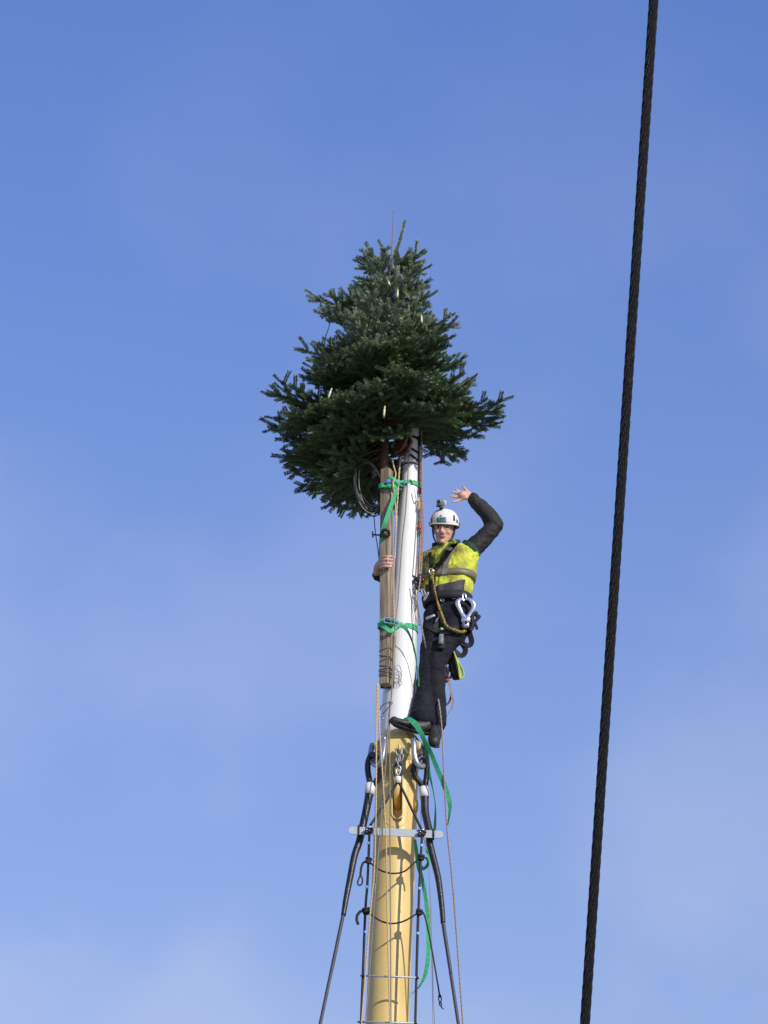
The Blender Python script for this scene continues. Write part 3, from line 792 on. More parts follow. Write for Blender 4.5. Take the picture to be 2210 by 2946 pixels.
# ------------------------------------------------------------------ shackles, slings and side stays
def shackle(label, arm, pin):
    t = thing('shackle', arm[len(arm) // 2], label, 'shackle', 'shackles on the mast collar')
    mk('bow', sweep(spline(arm, 5), .0195, seg=12), 'galv', t)
    mk('pin', sweep(pin, .014, seg=10), 'galv', t)
    mk('pin_head', blob(pin[0], .022, .022, .022), 'galv', t); mk('nut', blob(pin[1], .020, .020, .020, seg=6, rows=5), 'galv', t)
    return t
shackle('galvanised shackle on the right of the yellow collar', PT((1190, 2130, .20), (1191, 2142, .22), (1192, 2165, .235), (1196, 2186, .235), (1204, 2202, .215), (1216, 2206, .15), (1222, 2190, .09), (1223, 2165, .05), (1221, 2146, .03)), PT((1189, 2130, .20), (1222, 2150, .02)))
shackle('galvanised shackle on the left of the yellow collar', PT((1103, 2126, .20), (1104, 2140, .22), (1102, 2160, .235), (1099, 2185, .235), (1089, 2202, .20), (1074, 2196, .13), (1066, 2176, .08), (1068, 2158, .05), (1072, 2142, .03)), PT((1104, 2126, .20), (1071, 2145, .03)))
def tape(parent, a, b, r):
    return mk('white_tape', sweep([a, a.lerp(b, .5), b], [r, r * 1.04, r], seg=12), 'tape', parent)
def sling(label, eye, body, wire, tp):
    t = thing('side_stay', Vector((wire[-1].x, wire[-1].y, 0.02)), label, 'stay', 'side stays of the yellow mast')
    mk('eye', sweep(spline(eye, 5, True), .0215, seg=12, closed=True), 'sleeve', t)
    mk('sleeve', sweep(spline(body, 6), [.028, .029, .027, .027, .025, .023, .020, .017], seg=14), 'sleeve', t)
    tape(t, tp[0], tp[1], .035)
    laid('wire', wire, .0125, 'wire', t, strands=6, lay=4.5)
wr = downto(PT((1274, 2648, .322), (1277, 2672, .335), (1298, 2805, .395), (1319, 2944, .455)))
sling('black sleeved wire stay on the right of the yellow mast', PT((1212, 2178, .17), (1225, 2188, .14), (1229, 2215, .12), (1226, 2245, .12), (1220, 2264, .12), (1209, 2252, .14), (1194, 2232, .16), (1190, 2212, .18), (1198, 2192, .18)),
      PT((1221, 2258, .12), (1222, 2293, .13), (1224, 2340, .16), (1236, 2396, .20), (1236, 2424, .215), (1246, 2465, .235), (1261, 2528, .265), (1271, 2605, .30), (1275, 2656, .325)), wr, PT((1220, 2266, .12), (1222, 2294, .13)))
wl = downto(PT((989, 2628, .312), (984, 2650, .325), (953, 2797, .39), (922, 2944, .455)))
sling('black sleeved wire stay on the left of the yellow mast', PT((1080, 2176, .17), (1069, 2172, .13), (1060, 2190, .11), (1058, 2212, .11), (1062, 2240, .115), (1069, 2262, .12), (1084, 2246, .14), (1094, 2222, .16), (1092, 2195, .18)),
      PT((1067, 2255, .12), (1062, 2288, .13), (1055, 2325, .16), (1043, 2380, .20), (1034, 2421, .215), (1020, 2462, .235), (1007, 2528, .265), (995, 2590, .295), (988, 2634, .315)), wl, PT((1067, 2256, .12), (1063, 2286, .13)))

# ------------------------------------------------------------------ chain and bridle in the middle
ch = thing('chain', at(1146, 2205, .22), 'short steel chain hanging from the middle lug of the collar', 'chain')
def link_oval(c, ax, wd, hl, r, n_=Vector((0, -1, 0))):
    ax = ax.normalized(); s = ax.cross(n_).normalized()
    return sweep([c + ax * (hl * math.cos(a)) + s * (wd * math.sin(a)) for a in np.linspace(0, 2 * math.pi, 17)[:-1]], r, seg=8, closed=True)
for (x, y, d, ax, n_) in ((1157, 2164, .225, (.3, 0, 1), (.7, -.7, 0)), (1153, 2181, .23, (.4, 0, 1), (0, -1, 0)), (1143, 2166, .225, (-.2, 0, 1), (.8, -.6, 0)), (1145, 2183, .23, (.15, 0, 1), (.2, -1, 0)), (1147, 2199, .23, (-.1, 0, 1), (.9, -.4, 0))):
    mk('link', link_oval(at(x, y, d), Vector(ax), .015, .030, .0068, Vector(n_)), 'chain', ch)
for pts, w in (([(1160, 2156, .235), (1167, 2160, .235), (1172, 2168, .235)], .018), ([(1140, 2164, .235), (1143, 2172, .24), (1139, 2178, .24)], .014)):
    mk('green_tag', ribbon(PT(*pts), w), 'greendk', ch)
br = thing('bridle', at(1146, 2262, .22), 'black wire bridle spreading in an inverted V to the cross bar', 'bridle')
mk('eye', sweep(spline(PT((1147, 2196, .22), (1157, 2203, .22), (1158, 2218, .22), (1152, 2234, .22), (1146, 2240, .22), (1138, 2232, .22), (1135, 2216, .22), (1138, 2203, .22)), 4, True), .0105, seg=10, closed=True), 'sleeve', br)
mk('thimble', sweep(spline(PT((1147, 2203, .225), (1153, 2210, .225), (1150, 2224, .225), (1145, 2230, .225), (1140, 2222, .225), (1140, 2208, .225)), 4, True), .006, seg=8, closed=True), 'galv', br)
mk('white_tape', sweep(PT((1146, 2235, .225), (1145, 2253, .225)), .022, seg=12), 'tape', br)
tube('leg', PT((1147, 2250, .222), (1160, 2275, .222), (1185, 2328, .265), (1212, 2384, .30)), .0092, 'blackrope', br)
tube('leg', PT((1143, 2250, .222), (1128, 2278, .222), (1098, 2326, .265), (1066, 2374, .30)), .0092, 'blackrope', br)

# ------------------------------------------------------------------ cross bar, shrouds, ratlines, rungs
bar = thing('cross_bar', at(1139, 2405, 0.285), 'galvanised flat cross bar clamped across the yellow mast', 'bar')
bl, brr = at(1003, 2388, 0.280), at(1276, 2401, 0.280); bx = (brr - bl).normalized(); bz = bx.cross(Vector((0, 1, 0))).normalized()
if bz.z < 0: bz = -bz
hb = .0275; ring = []
for k in range(13):
    a = -math.pi / 2 + math.pi * k / 12; ring.append(brr - bx * hb + bx * (hb * math.cos(a)) + bz * (hb * math.sin(a)))
for k in range(13):
    a = math.pi / 2 + math.pi * k / 12; ring.append(bl + bx * hb + bx * (hb * math.cos(a)) + bz * (hb * math.sin(a)))
n = len(ring); thk = Vector((0, .008, 0))
mk('plate', (ring + [p + thk for p in ring], [tuple(range(n)), tuple(range(2 * n - 1, n - 1, -1))] + [(i, (i + 1) % n, n + (i + 1) % n, n + i) for i in range(n)]), 'galvdull', bar, smooth=False)
for x, y in ((1032, 2389), (1247, 2400)):
    c = at(x, y, 0.260)
    mk('tape_wrap', join(*[sweep([c + Vector((dx, -.024, -.030)), c + Vector((dx, -.024, .030)), c + Vector((dx, .03, .030)), c + Vector((dx, .03, -.030))], .0035, seg=6, closed=True) for dx in (-.003, .004)]), 'blackrope', bar)
for x, y in ((1061, 2391), (1214, 2398)):
    c = at(x, y, 0.297)
    kb = mk('clamp', join(blob(c, .028, .016, .028), blob(c + Vector((-.018, -.008, -.012)), .014), blob(c + Vector((.018, -.006, .010)), .015), sweep([c + Vector((-.02, -.012, .02)), c + Vector((.02, -.012, -.02))], .009, seg=6)), 'dark', bar)
    mk('bolt', join(blob(c + Vector((.006, -.020, .022)), .010), blob(c + Vector((-.012, -.020, .006)), .006)), 'steel', kb)
def shroud(label, pts, ticks):
    P = downto(PT(*pts)); t = thing('shroud', P[-1], label, 'shroud', 'thin black shrouds below the cross bar')
    tube('wire', P, .0090, 'blackrope', t)
    for x, y in ticks: mk('blue_marker', sweep(PT((x, y - 4, 0.300), (x, y + 4, 0.300)), .0105, seg=8), 'lblue', t)
    return t
shroud('thin black shroud left of the yellow mast', [(1063, 2392, 0.300), (1060, 2480, 0.300), (1056, 2560, 0.300), (1052, 2610, 0.300), (1044, 2808, 0.300), (1039, 2940, 0.300)], [(1062, 2427), (1056, 2553), (1049, 2682)])
shroud('thin black shroud right of the yellow mast', [(1215, 2394, 0.300), (1209, 2502, 0.300), (1205, 2600, 0.300), (1198, 2822, 0.300), (1195, 2940, 0.300)], [(1213, 2433), (1207, 2557), (1202, 2686)])
r1 = thing('ratline', at(1133, 2513, 0.305), 'black rope sagging between the shrouds, upper of two', 'rope', 'ratlines across the mast')
laid('rope', PT((1059, 2476, 0.307), (1075, 2490, 0.315), (1100, 2506, 0.3155), (1133, 2513, 0.3155), (1165, 2506, 0.3155), (1190, 2484, 0.315), (1212, 2466, 0.307)), .0068, 'blackrope', r1, 3, 4)
knot(at(1060, 2476, 0.307), .018, 'blackrope', r1); knot(at(1212, 2466, 0.307), .018, 'blackrope', r1)
laid('tail', PT((1058, 2476, 0.310), (1046, 2482, 0.310), (1040, 2496, 0.310), (1037, 2520, 0.310)), .0088, 'blackrope', r1, 3, 4)
mk('tail_eye', sweep(spline(PT((1037, 2519, 0.310), (1043, 2530, 0.310), (1041, 2543, 0.310), (1034, 2547, 0.310), (1029, 2540, 0.310), (1033, 2527, 0.310)), 4, True), .0058, seg=8, closed=True), 'blackrope', r1)
tube('tail', PT((1213, 2466, 0.310), (1226, 2468, 0.310), (1231, 2478, 0.310), (1230, 2490, 0.305)), .0068, 'blackrope', r1)
r2 = thing('ratline', at(1127, 2657, 0.305), 'black rope sagging between the shrouds, lower of two', 'rope', 'ratlines across the mast')
laid('rope', PT((1055, 2622, 0.307), (1072, 2634, 0.315), (1097, 2650, 0.3155), (1127, 2657, 0.3155), (1160, 2651, 0.3155), (1186, 2637, 0.315), (1206, 2624, 0.307)), .0068, 'blackrope', r2, 3, 4)
knot(at(1054, 2620, 0.307), .020, 'blackrope', r2); knot(at(1206, 2624, 0.307), .018, 'blackrope', r2)
laid('tail', PT((1054, 2618, 0.310), (1040, 2621, 0.310), (1029, 2632, 0.310), (1027, 2648, 0.310), (1032, 2660, 0.310)), .011, 'blackrope', r2, 3, 4)
laid('tail', PT((1207, 2622, 0.310), (1218, 2626, 0.310), (1229, 2660, 0.310), (1243, 2733, 0.310), (1252, 2785, 0.310), (1261, 2838, 0.310), (1266, 2872, 0.310)), .0066, 'blackrope', r2, 3, 4)
mk('tail_eye', join(sweep(spline(PT((1265, 2860, 0.310), (1270, 2872, 0.310), (1267, 2886, 0.310), (1262, 2874, 0.310)), 4, True), .0042, seg=6, closed=True), sweep(spline(PT((1267, 2884, 0.310), (1271, 2890, 0.310), (1269, 2896, 0.310), (1276, 2903, 0.310)), 4), .0042, seg=6), sweep(spline(PT((1267, 2882, 0.310), (1264, 2888, 0.310), (1267, 2894, 0.310)), 4), .0042, seg=6)), 'blackrope', r2)
for a, b, lab in (((1036, 2807), (1211, 2813), 'thin steel rung between the shrouds'), ((1028, 2940), (1206, 2944), 'thin steel rung at the bottom edge of the picture')):
    A, B = at(*a, 0.3152), at(*b, 0.3152)
    t = thing('rung', (A + B) / 2, lab, 'rung', 'steel rungs between the shrouds')
    mk('rod', sweep([A, B], .0072, seg=10), 'galvdull', t)
    for x in (.055, .945): mk('seizing', blob(A.lerp(B, x), .013, .012, .010), 'dark', t)

# ------------------------------------------------------------------ the climber
from mathutils.bvhtree import BVHTree
X = Vector((1, 0, 0))
person = thing('person', at(1215, 2115, .12), 'climber in yellow vest and white helmet waving beside the white mast', 'person')

# torso: rings (pixel height, pixel centre, half width, half depth), turned a little to the left
YAW = R(-22)
tf = Vector((math.sin(YAW), -math.cos(YAW), 0)); tr = Vector((math.cos(YAW), math.sin(YAW), 0))
TORSO = [(1752, 1290, .158, .125), (1718, 1286, .168, .130), (1690, 1287, .180, .134), (1660, 1290, .192, .138), (1630, 1294, .200, .136), (1605, 1295, .198, .126), (1588, 1293, .170, .110), (1575, 1289, .120, .092), (1564, 1285, .078, .072)]
def torso_ring(py, off=0.0, n=28, dz=0.0):
    T = TORSO[::-1]
    g_ = lambda k: float(np.interp(py, [t[0] for t in T], [t[k] for t in T]))
    c = at(g_(1), py, float(np.interp(py, [1560, 1640, 1760], [-.14, -.13, -.05]))) + Vector((0, 0, dz)); A, B = g_(2) + off, g_(3) + off
    return [c + tr * (A * math.copysign(abs(math.sin(a)) ** .88, math.sin(a))) + tf * (B * math.copysign(abs(math.cos(a)) ** .88, math.cos(a))) for a in np.linspace(0, 2 * math.pi, n + 1)[:-1]]
def torso_loft(p0, p1, off, step=8):
    ys = list(range(p0, p1, -step)) + [p1]; V, Fc = [], []
    n = 28
    for y in ys: V += torso_ring(y, off)
    for i in range(len(ys) - 1):
        for k in range(n):
            k2 = (k + 1) % n; Fc.append((i * n + k, i * n + k2, (i + 1) * n + k2, (i + 1) * n + k))
    Fc += [tuple(range(n - 1, -1, -1)), tuple(range((len(ys) - 1) * n, len(ys) * n))]
    return V, Fc

# head frame, face turned to the camera and a little to the left
Hc = at(1278, 1522, -.07)
hn = Matrix.Rotation(R(-11), 3, 'X') @ (CAM - Hc).normalized(); yw = R(7)     # head a little raised
hf = (hn * math.cos(yw) - X * math.sin(yw)).normalized(); hr = (X * math.cos(yw) + hn * math.sin(yw)).normalized(); hu = hf.cross(hr).normalized()
if hu.z < 0: hu = -hu
rl = Matrix.Rotation(R(-3), 3, hf); hr, hu = rl @ hr, rl @ hu
def Hd(x, y, z): return Hc + hr * x + hu * (y - .12) + hf * z
def head_ring(y, hw, zf, zb, n=24, p=.9):
    cz, hz = (zf + zb) / 2, (zf - zb) / 2
    return [Hd(hw * math.copysign(abs(math.sin(a)) ** p, math.sin(a)), y, cz + hz * math.copysign(abs(math.cos(a)) ** p, math.cos(a))) for a in np.linspace(0, 2 * math.pi, n + 1)[:-1]]
def loft(rings):
    n = len(rings[0]); V = [p for r_ in rings for p in r_]; Fc = []
    for i in range(len(rings) - 1):
        for k in range(n):
            k2 = (k + 1) % n; Fc.append((i * n + k, i * n + k2, (i + 1) * n + k2, (i + 1) * n + k))
    Fc += [tuple(range(n - 1, -1, -1)), tuple(range((len(rings) - 1) * n, len(rings) * n))]
    return V, Fc
head = loft([head_ring(*q) for q in ((-.004, .016, .082, .045), (.004, .028, .089, .02), (.02, .043, .092, 0), (.045, .055, .093, -.035), (.075, .062, .092, -.07), (.10, .067, .088, -.085), (.12, .071, .084, -.092), (.14, .074, .092, -.096), (.17, .075, .09, -.096), (.205, .067, .07, -.08), (.235, .035, .03, -.04))])
face = [sweep(spline([Hd(0, .128, .088), Hd(0, .105, .100), Hd(0, .082, .112), Hd(0, .070, .100)], 4), [.008, .010, .014, .012], seg=10),
        blob(Hd(-.012, .074, .096), .009), blob(Hd(.012, .074, .096), .009),
        blob(Hd(-.034, .137, .082), .022, .010, .008), blob(Hd(.034, .137, .082), .022, .010, .008),
        blob(Hd(-.036, .085, .074), .020), blob(Hd(.036, .085, .074), .020),
        blob(Hd(0, .010, .084), .018, .014, .014),
        blob(Hd(.076, .105, -.008), .010, .016, .028), blob(Hd(-.076, .105, -.008), .010, .016, .028)]
neck = limb([Hd(0, .04, -.02), at(1283, 1590, -.13)], [.055, .062])

# joints
shL, elL, wrL = at(1343, 1592, -.13), at(1424, 1511, -.12), at(1357, 1429, -.08)
shR, elR, wrR = at(1228, 1616, -.18), at(1163, 1680, -.27), at(1086, 1652, .03)
hipL, knL, anL = at(1316, 1775, -.03), at(1257, 1905, .06), at(1252, 2098, .10)
hipR, knR, anR = at(1260, 1775, -.05), at(1236, 1905, .03), at(1216, 2072, .12)

def finger(pts, r): return limb(PT(*pts), r, seg=10, sub=3)
hand_up = limb(PT((1360, 1428, -0.080), (1345, 1426, -0.075), (1330, 1425, -0.070)), [.028, .036, .034], [.018, .016, .013]) \
    + limb(PT((1340, 1420, -0.070), (1326, 1417, -0.070)), [.016, .012]) + limb(PT((1340, 1432, -0.070), (1325, 1437, -0.070)), [.016, .012])
hand_up += finger([(1328, 1418, -0.070), (1320, 1413, -0.060), (1313, 1409, -0.050)], [.0105, .0095, .008])
hand_up += finger([(1325, 1422, -0.070), (1313, 1418, -0.060), (1302, 1415, -0.050)], [.0108, .0098, .008])
hand_up += finger([(1323, 1429, -0.070), (1309, 1429, -0.060), (1295, 1428, -0.050)], [.0105, .0095, .008])
hand_up += finger([(1327, 1437, -0.070), (1315, 1442, -0.060), (1302, 1444, -0.050)], [.010, .009, .0075])
hand_up += finger([(1348, 1418, -0.070), (1341, 1410, -0.060), (1332, 1400, -0.055)], [.013, .0105, .0085])
hand_grip = limb(PT((1085, 1648, .05), (1088, 1632, .11), (1095, 1618, .155)), [.029, .033, .024])
for i, y in enumerate((1602, 1611.5, 1621.5, 1631)):
    hand_grip += finger([(1094, y + 2, .165), (1103, y, .205), (1116, y - 1, .225), (1126 + (2, 4, 3, 0)[i], y - 1, .212)], [.0105, .0102, .0098, .0085])
hand_grip += finger([(1090, 1632, .13), (1096, 1640, .09), (1108, 1640, .07)], [.014, .012, .010])

body_parts = [head, neck[0], torso_loft(1752, 1575, -.030)] + face + hand_up + hand_grip
body_parts += limb([shL, shL.lerp(elL, .5), elL], [.060, .052, .044]) + limb([elL, elL.lerp(wrL, .4), wrL], [.044, .042, .027])
body_parts += limb([shR, shR.lerp(elR, .5), elR], [.058, .050, .044]) + limb([elR, elR.lerp(wrR, .4), wrR], [.044, .042, .028])
body_parts += limb([hipL, hipL.lerp(knL, .5), knL], [.088, .075, .055]) + limb([knL, knL.lerp(anL, .35), anL], [.055, .054, .036])
body_parts += limb([hipR, hipR.lerp(knR, .5), knR], [.088, .075, .055]) + limb([knR, knR.lerp(anR, .35), anR], [.055, .054, .036])
footL = PT((1252, 2100, .13), (1250, 2118, .17), (1249, 2134, .22)); footR = PT((1216, 2085, .14), (1190, 2085, .18), (1150, 2080, .21))
body_parts += limb(footL, [.026, .026, .022]) + limb(footR, [.024, .022, .018])
body = remesh('body', body_parts, 'skin', person, .0055, 3)

# face pieces
for s in (-1, 1):
    mk('eye', join(blob(Hd(s * .033, .120, .083), .010, .007, .0045)), 'eye', body)
    mk('eyebrow', sweep(spline([Hd(s * .014, .134, .095), Hd(s * .034, .139, .094), Hd(s * .055, .133, .080)], 4), .0042, seg=6), 'hair', body)
mk('mouth', join(sweep(spline([Hd(-.026, .051, .090), Hd(-.012, .046, .098), Hd(0, .045, .100), Hd(.012, .046, .098), Hd(.026, .052, .089)], 4), [.003, .0065, .007, .0065, .003], seg=8)), 'lip', body)
mk('hair', join(blob(Hd(.070, .125, -.02), .010, .03, .025), blob(Hd(-.070, .125, -.02), .010, .03, .025), blob(Hd(0, .10, -.07), .066, .045, .055)), 'hair', body)
gl = []
for s in (-1, 1):
    c = Hd(s * .034, .114, .101)
    gl.append(sweep([c + hr * (.025 * math.copysign(abs(math.cos(a)) ** .7, math.cos(a))) + hu * (.016 * math.copysign(abs(math.sin(a)) ** .7, math.sin(a))) for a in np.linspace(0, 2 * math.pi, 19)[:-1]], .0011, seg=5, closed=True))
    gl.append(sweep([Hd(s * .058, .120, .100), Hd(s * .077, .120, .05), Hd(s * .079, .118, -.01)], .002, seg=5))
gl.append(sweep([Hd(-.010, .116, .104), Hd(.010, .116, .104)], .002, seg=5))
mk('glasses', join(*gl), 'dark', person)

# clothes
jk = [torso_loft(1752, 1580, -.012)]
jk += limb([shL, shL.lerp(elL, .5) + Vector((.008, 0, -.008)), elL], [.078, .070, .062]) + limb([elL, elL.lerp(wrL, .35) + Vector((.01, 0, .006)), elL.lerp(wrL, .75), elL.lerp(wrL, .93)], [.066, .062, .052, .046])
jk += limb([shR, shR.lerp(elR, .5), elR], [.078, .068, .060]) + limb([elR, elR.lerp(wrR, .5), elR.lerp(wrR, .97)], [.060, .054, .046])
jacket = remesh('jacket', jk, 'jacket', person, .006, 4, .006, 12, Vector((1, 1, 1.6)))
# green lining ring at the raised sleeve and the green collar
sd_ = (elL - shL).normalized(); rc = shL + sd_ * .045; h1 = sd_.orthogonal().normalized(); h2 = sd_.cross(h1)
remesh('green_armhole', [sweep([shL - sd_ * .02, shL + sd_ * .02, shL + sd_ * .05, shL + sd_ * .066], [.080, .087, .088, .082], seg=20)], 'greenc', jacket, .006, 3, .006, 18)
nc = at(1284, 1577, -.13)
col_pts = [nc + tr * (.100 * math.sin(a)) + tf * (.086 * math.cos(a)) + Vector((0, 0, .022 - .030 * math.cos(a))) for a in np.linspace(R(35), R(325), 20)]
mk('green_collar', ribbon(col_pts, .055, normal=[(p - nc - Vector((0, 0, p.z - nc.z))) for p in spline(col_pts, 2)], sub=2, th=.014), 'greenc', jacket)

vs_parts = [torso_loft(1735, 1580, .010)] + limb([at(1318, 1600, -.12), at(1352, 1596, -.13)], [.080, .076]) + limb([at(1240, 1612, -.14), at(1226, 1622, -.16)], [.080, .074])
vest = remesh('vest', vs_parts, 'vest', person, .007, 3, .011, 15, Vector((1, 1, .7)))

tp = [torso_loft(1760, 1705, -.008)] + limb([hipL, hipL.lerp(hipR, .5), hipR], [.115, .118, .112])
tp += limb([hipL, hipL.lerp(knL, .45) + Vector((.012, -.01, 0)), knL, knL.lerp(anL, .55), knL.lerp(anL, .90)], [.112, .092, .071, .068, .086])
tp += limb([hipR, hipR.lerp(knR, .5), knR, knR.lerp(anR, .55), knR.lerp(anR, .94)], [.108, .092, .076, .074, .098])
tp += [blob(at(1318, 1800, -.07), .10, .10, .11)]
trousers = remesh('trousers', tp, 'trouser', person, .007, 4, .009, 8, Vector((1, 1, 1.5)))

# boots
def boot(path, ra, rb, solepath):
    b = remesh('boot', limb(PT(*path), ra, rb, hint=Vector((0, -.2, 1))), 'boot', person, .006, 3, .0015, 30)
    mk('sole', sweep(spline(PT(*solepath), 4), [.030, .036, .034, .042, .030], [.010, .012, .010, .012, .010], seg=12, hint=Vector((.25, -.1, 1))), 'sole', b)
    return b
boot([(1226, 2060, .11), (1224, 2088, .135), (1208, 2091, .165), (1186, 2087, .19), (1158, 2080, .21), (1134, 2074, .225)], [.050, .052, .046, .044, .046, .034], [.052, .052, .046, .036, .030, .024], [(1232, 2112, .14), (1208, 2108, .165), (1180, 2101, .19), (1152, 2092, .215), (1132, 2084, .225)])
boot([(1252, 2096, .12), (1252, 2112, .15), (1250, 2124, .19), (1248, 2134, .23)], [.046, .046, .048, .042], [.050, .048, .040, .034], [(1254, 2132, .10), (1253, 2136, .13), (1251, 2141, .17), (1249, 2146, .21), (1248, 2147, .24)])

def bvh_of(objs):
    V, Fc = [], []
    for o in objs:
        b = len(V); og = ORG[o.name]
        V += [v.co + og for v in o.data.vertices]; Fc += [tuple(i + b for i in p.vertices) for p in o.data.polygons]
    return BVHTree.FromPolygons(V, Fc)
TORB = bvh_of([vest, trousers, jacket])
def on(px_, py_, off=.006, tree_=None, dflt=.2):
    """Point on the climber's clothes under a pixel, lifted off along the normal."""
    p = at(px_, py_, 0); d = (p - CAM).normalized()
    h = (tree_ or TORB).ray_cast(CAM, d)
    if h[0] is None: return at(px_, py_, dflt), Vector((0, -1, 0))
    nn = h[1] if h[1].dot(d) < 0 else -h[1]
    return h[0] + nn * off, nn
def on_strap(name, pts, w, m, parent, off=.008, th=.004, tree_=None, sub=5):
    P2 = spline([Vector((a, b, 0)) for a, b in pts], sub); P, Nn = [], []
    for q in P2:
        p, nn = on(q.x, q.y, off, tree_); P.append(p); Nn.append(nn)
    for _ in range(2):
        P = [P[0]] + [(P[i - 1] + P[i] * 2 + P[i + 1]) / 4 for i in range(1, len(P) - 1)] + [P[-1]]
        Nn = [Nn[0]] + [(Nn[i - 1] + Nn[i] * 2 + Nn[i + 1]).normalized() for i in range(1, len(Nn) - 1)] + [Nn[-1]]
    return mk(name, ribbon(P, w, normal=Nn, sub=1, th=th), m, parent, smooth=False)
def on_patch(name, quad, m, parent, off=.006, n=12, tree_=None, dome=0.0):
    """Thin sheet lying on the clothes inside a pixel quad (tl, tr, br, bl)."""
    tl_, tr_, br_, bl_ = [Vector((*q, 0)) for q in quad]; V = []
    for lay in (0, 1):
        for j in range(n + 1):
            for i in range(n + 1):
                u, v = i / n, j / n; q = tl_.lerp(tr_, u).lerp(bl_.lerp(br_, u), v)
                p, nn = on(q.x, q.y, off - lay * .012, tree_); V.append(p)
    w = n + 1; K = w * w; Fc = []
    for j in range(n):
        for i in range(n):
            a = j * w + i; Fc.append((a, a + 1, a + w + 1, a + w)); Fc.append((K + a, K + a + w, K + a + w + 1, K + a + 1))
    edge = [i for i in range(w)] + [j * w + n for j in range(1, w)] + [n * w + i for i in range(n - 1, -1, -1)] + [j * w for j in range(n - 1, 0, -1)]
    for a, b in zip(edge, edge[1:] + edge[:1]): Fc.append((a, K + a, K + b, b))
    return mk(name, (V, Fc), m, parent)

# vest details: reflective bands, dark waist panel, collar
rb_, lo_ = [], torso_ring(1676, .021); hi_ = torso_ring(1659, .021); li_ = torso_ring(1676, .010); hi2 = torso_ring(1659, .010)
V = lo_ + hi_ + hi2 + li_; n = 28; Fc = []
for r0_ in range(4):
    for k in range(n): Fc.append((r0_ * n + k, r0_ * n + (k + 1) % n, ((r0_ + 1) % 4) * n + (k + 1) % n, ((r0_ + 1) % 4) * n + k))
mk('reflective_band', (V, Fc), 'reflect', vest)
on_strap('reflective_band', [(1301, 1580), (1292, 1600), (1284, 1625), (1278, 1654)], .042, 'reflect', vest, .007)
on_strap('reflective_band', [(1231, 1598), (1226, 1612), (1222, 1640), (1221, 1672)], .026, 'reflect', vest, .007)
on_patch('waist_panel', [(1258, 1686), (1336, 1668), (1331, 1712), (1258, 1720)], 'panel', vest, .010)
on_patch('waist_panel', [(1226, 1684), (1250, 1680), (1252, 1716), (1226, 1716)], 'panel', vest, .010)
on_strap('vest_collar', [(1310, 1556), (1296, 1568), (1280, 1582), (1266, 1600), (1260, 1622)], .034, 'vest', vest, .016, .012)
on_strap('vest_collar', [(1262, 1588), (1258, 1602), (1258, 1625)], .02, 'vest', vest, .012, .008)
on_strap('zip', [(1258, 1605), (1254, 1640), (1252, 1690), (1252, 1725)], .008, 'black', vest, .008, .004)

# harness: chest straps, belt, leg loops
hs = mk('harness_chest_ring', sweep([on(1246, 1650, .03)[0] + Vector((.016 * math.cos(a), 0, .022 * math.sin(a))) for a in np.linspace(0, 2 * math.pi, 17)[:-1]], .0045, seg=6, closed=True), 'steel', person)
on_strap('chest_strap', [(1316, 1562), (1302, 1578), (1286, 1600), (1268, 1626), (1250, 1648), (1246, 1656)], .037, 'black', hs, .020, .006)
on_strap('chest_strap', [(1240, 1592), (1243, 1610), (1243, 1630), (1245, 1652)], .030, 'black', hs, .020, .006)
on_strap('chest_strap', [(1246, 1652), (1242, 1680), (1244, 1715)], .03, 'black', hs, .018, .006)
on_patch('strap_buckle', [(1286, 1577), (1300, 1582), (1296, 1592), (1282, 1587)], 'camwhite', hs, .040, 4)
on_patch('yellow_tab', [(1243, 1646), (1253, 1648), (1252, 1676), (1243, 1672)], 'lanyard', hs, .030, 4)
bl0, bl1 = torso_ring(1742, .022), torso_ring(1720, .022); bi0, bi1 = torso_ring(1742, .004), torso_ring(1720, .004)
V = bl0 + bl1 + bi1 + bi0
belt = mk('harness_belt', (V, Fc), 'black', person)
for x, y in ((1288, 1720), (1306, 1722), (1274, 1731)):
    mk('belt_ring', sweep([on(x, y, .014)[0] + Vector((.014 * math.cos(a), 0, .010 * math.sin(a))) for a in np.linspace(0, 2 * math.pi, 13)[:-1]], .0035, seg=6, closed=True), 'steel', belt)
on_strap('leg_loop', [(1228, 1795), (1250, 1812), (1285, 1820), (1318, 1806)], .045, 'black', belt, .008, .006)
on_strap('leg_loop', [(1270, 1740), (1262, 1775), (1252, 1810)], .036, 'black', belt, .008, .006)

# ------------------------------------------------------------------ helmet and the camera on it
def hring(y, s, pk=0.0, n=32):
    return [Hd(.108 * s * math.sin(a), y - pk * max(0, math.cos(a)) * .008, (.114 if math.cos(a) > 0 else .136) * s * math.cos(a) - .006) for a in np.linspace(0, 2 * math.pi, n + 1)[:-1]]
helmet = mk('helmet', loft([hring(y, s) for y, s in ((.148, .93), (.148, 1.0), (.152, 1.01), (.175, 1.0), (.20, .965), (.222, .88), (.242, .75), (.257, .58), (.266, .38), (.271, .18), (.272, .02))]), 'helmet', person)
mk('brim_edge', sweep(hring(.148, 1.015, 1.0), .0055, seg=8, closed=True), 'helmet', helmet)
mk('brim_lining', sweep(hring(.145, .97, 1.0), .007, seg=8, closed=True), 'helmdark', helmet)
HB = bvh_of([helmet])
on_patch('helmet_plate', [(1258, 1489), (1283, 1488), (1284, 1502), (1258, 1504)], 'teal', helmet, .004, 6, HB)
on_patch('helmet_mark', [(1266, 1483), (1272, 1483), (1270, 1486), (1267, 1486)], 'helmdark', helmet, .003, 4, HB)
on_patch('helmet_vent', [(1304, 1482), (1308, 1484), (1309, 1498), (1304, 1498)], 'helmdark', helmet, .003, 4, HB)
on_patch('helmet_vent', [(1313, 1494), (1316, 1497), (1317, 1505), (1313, 1502)], 'helmdark', helmet, .003, 4, HB)
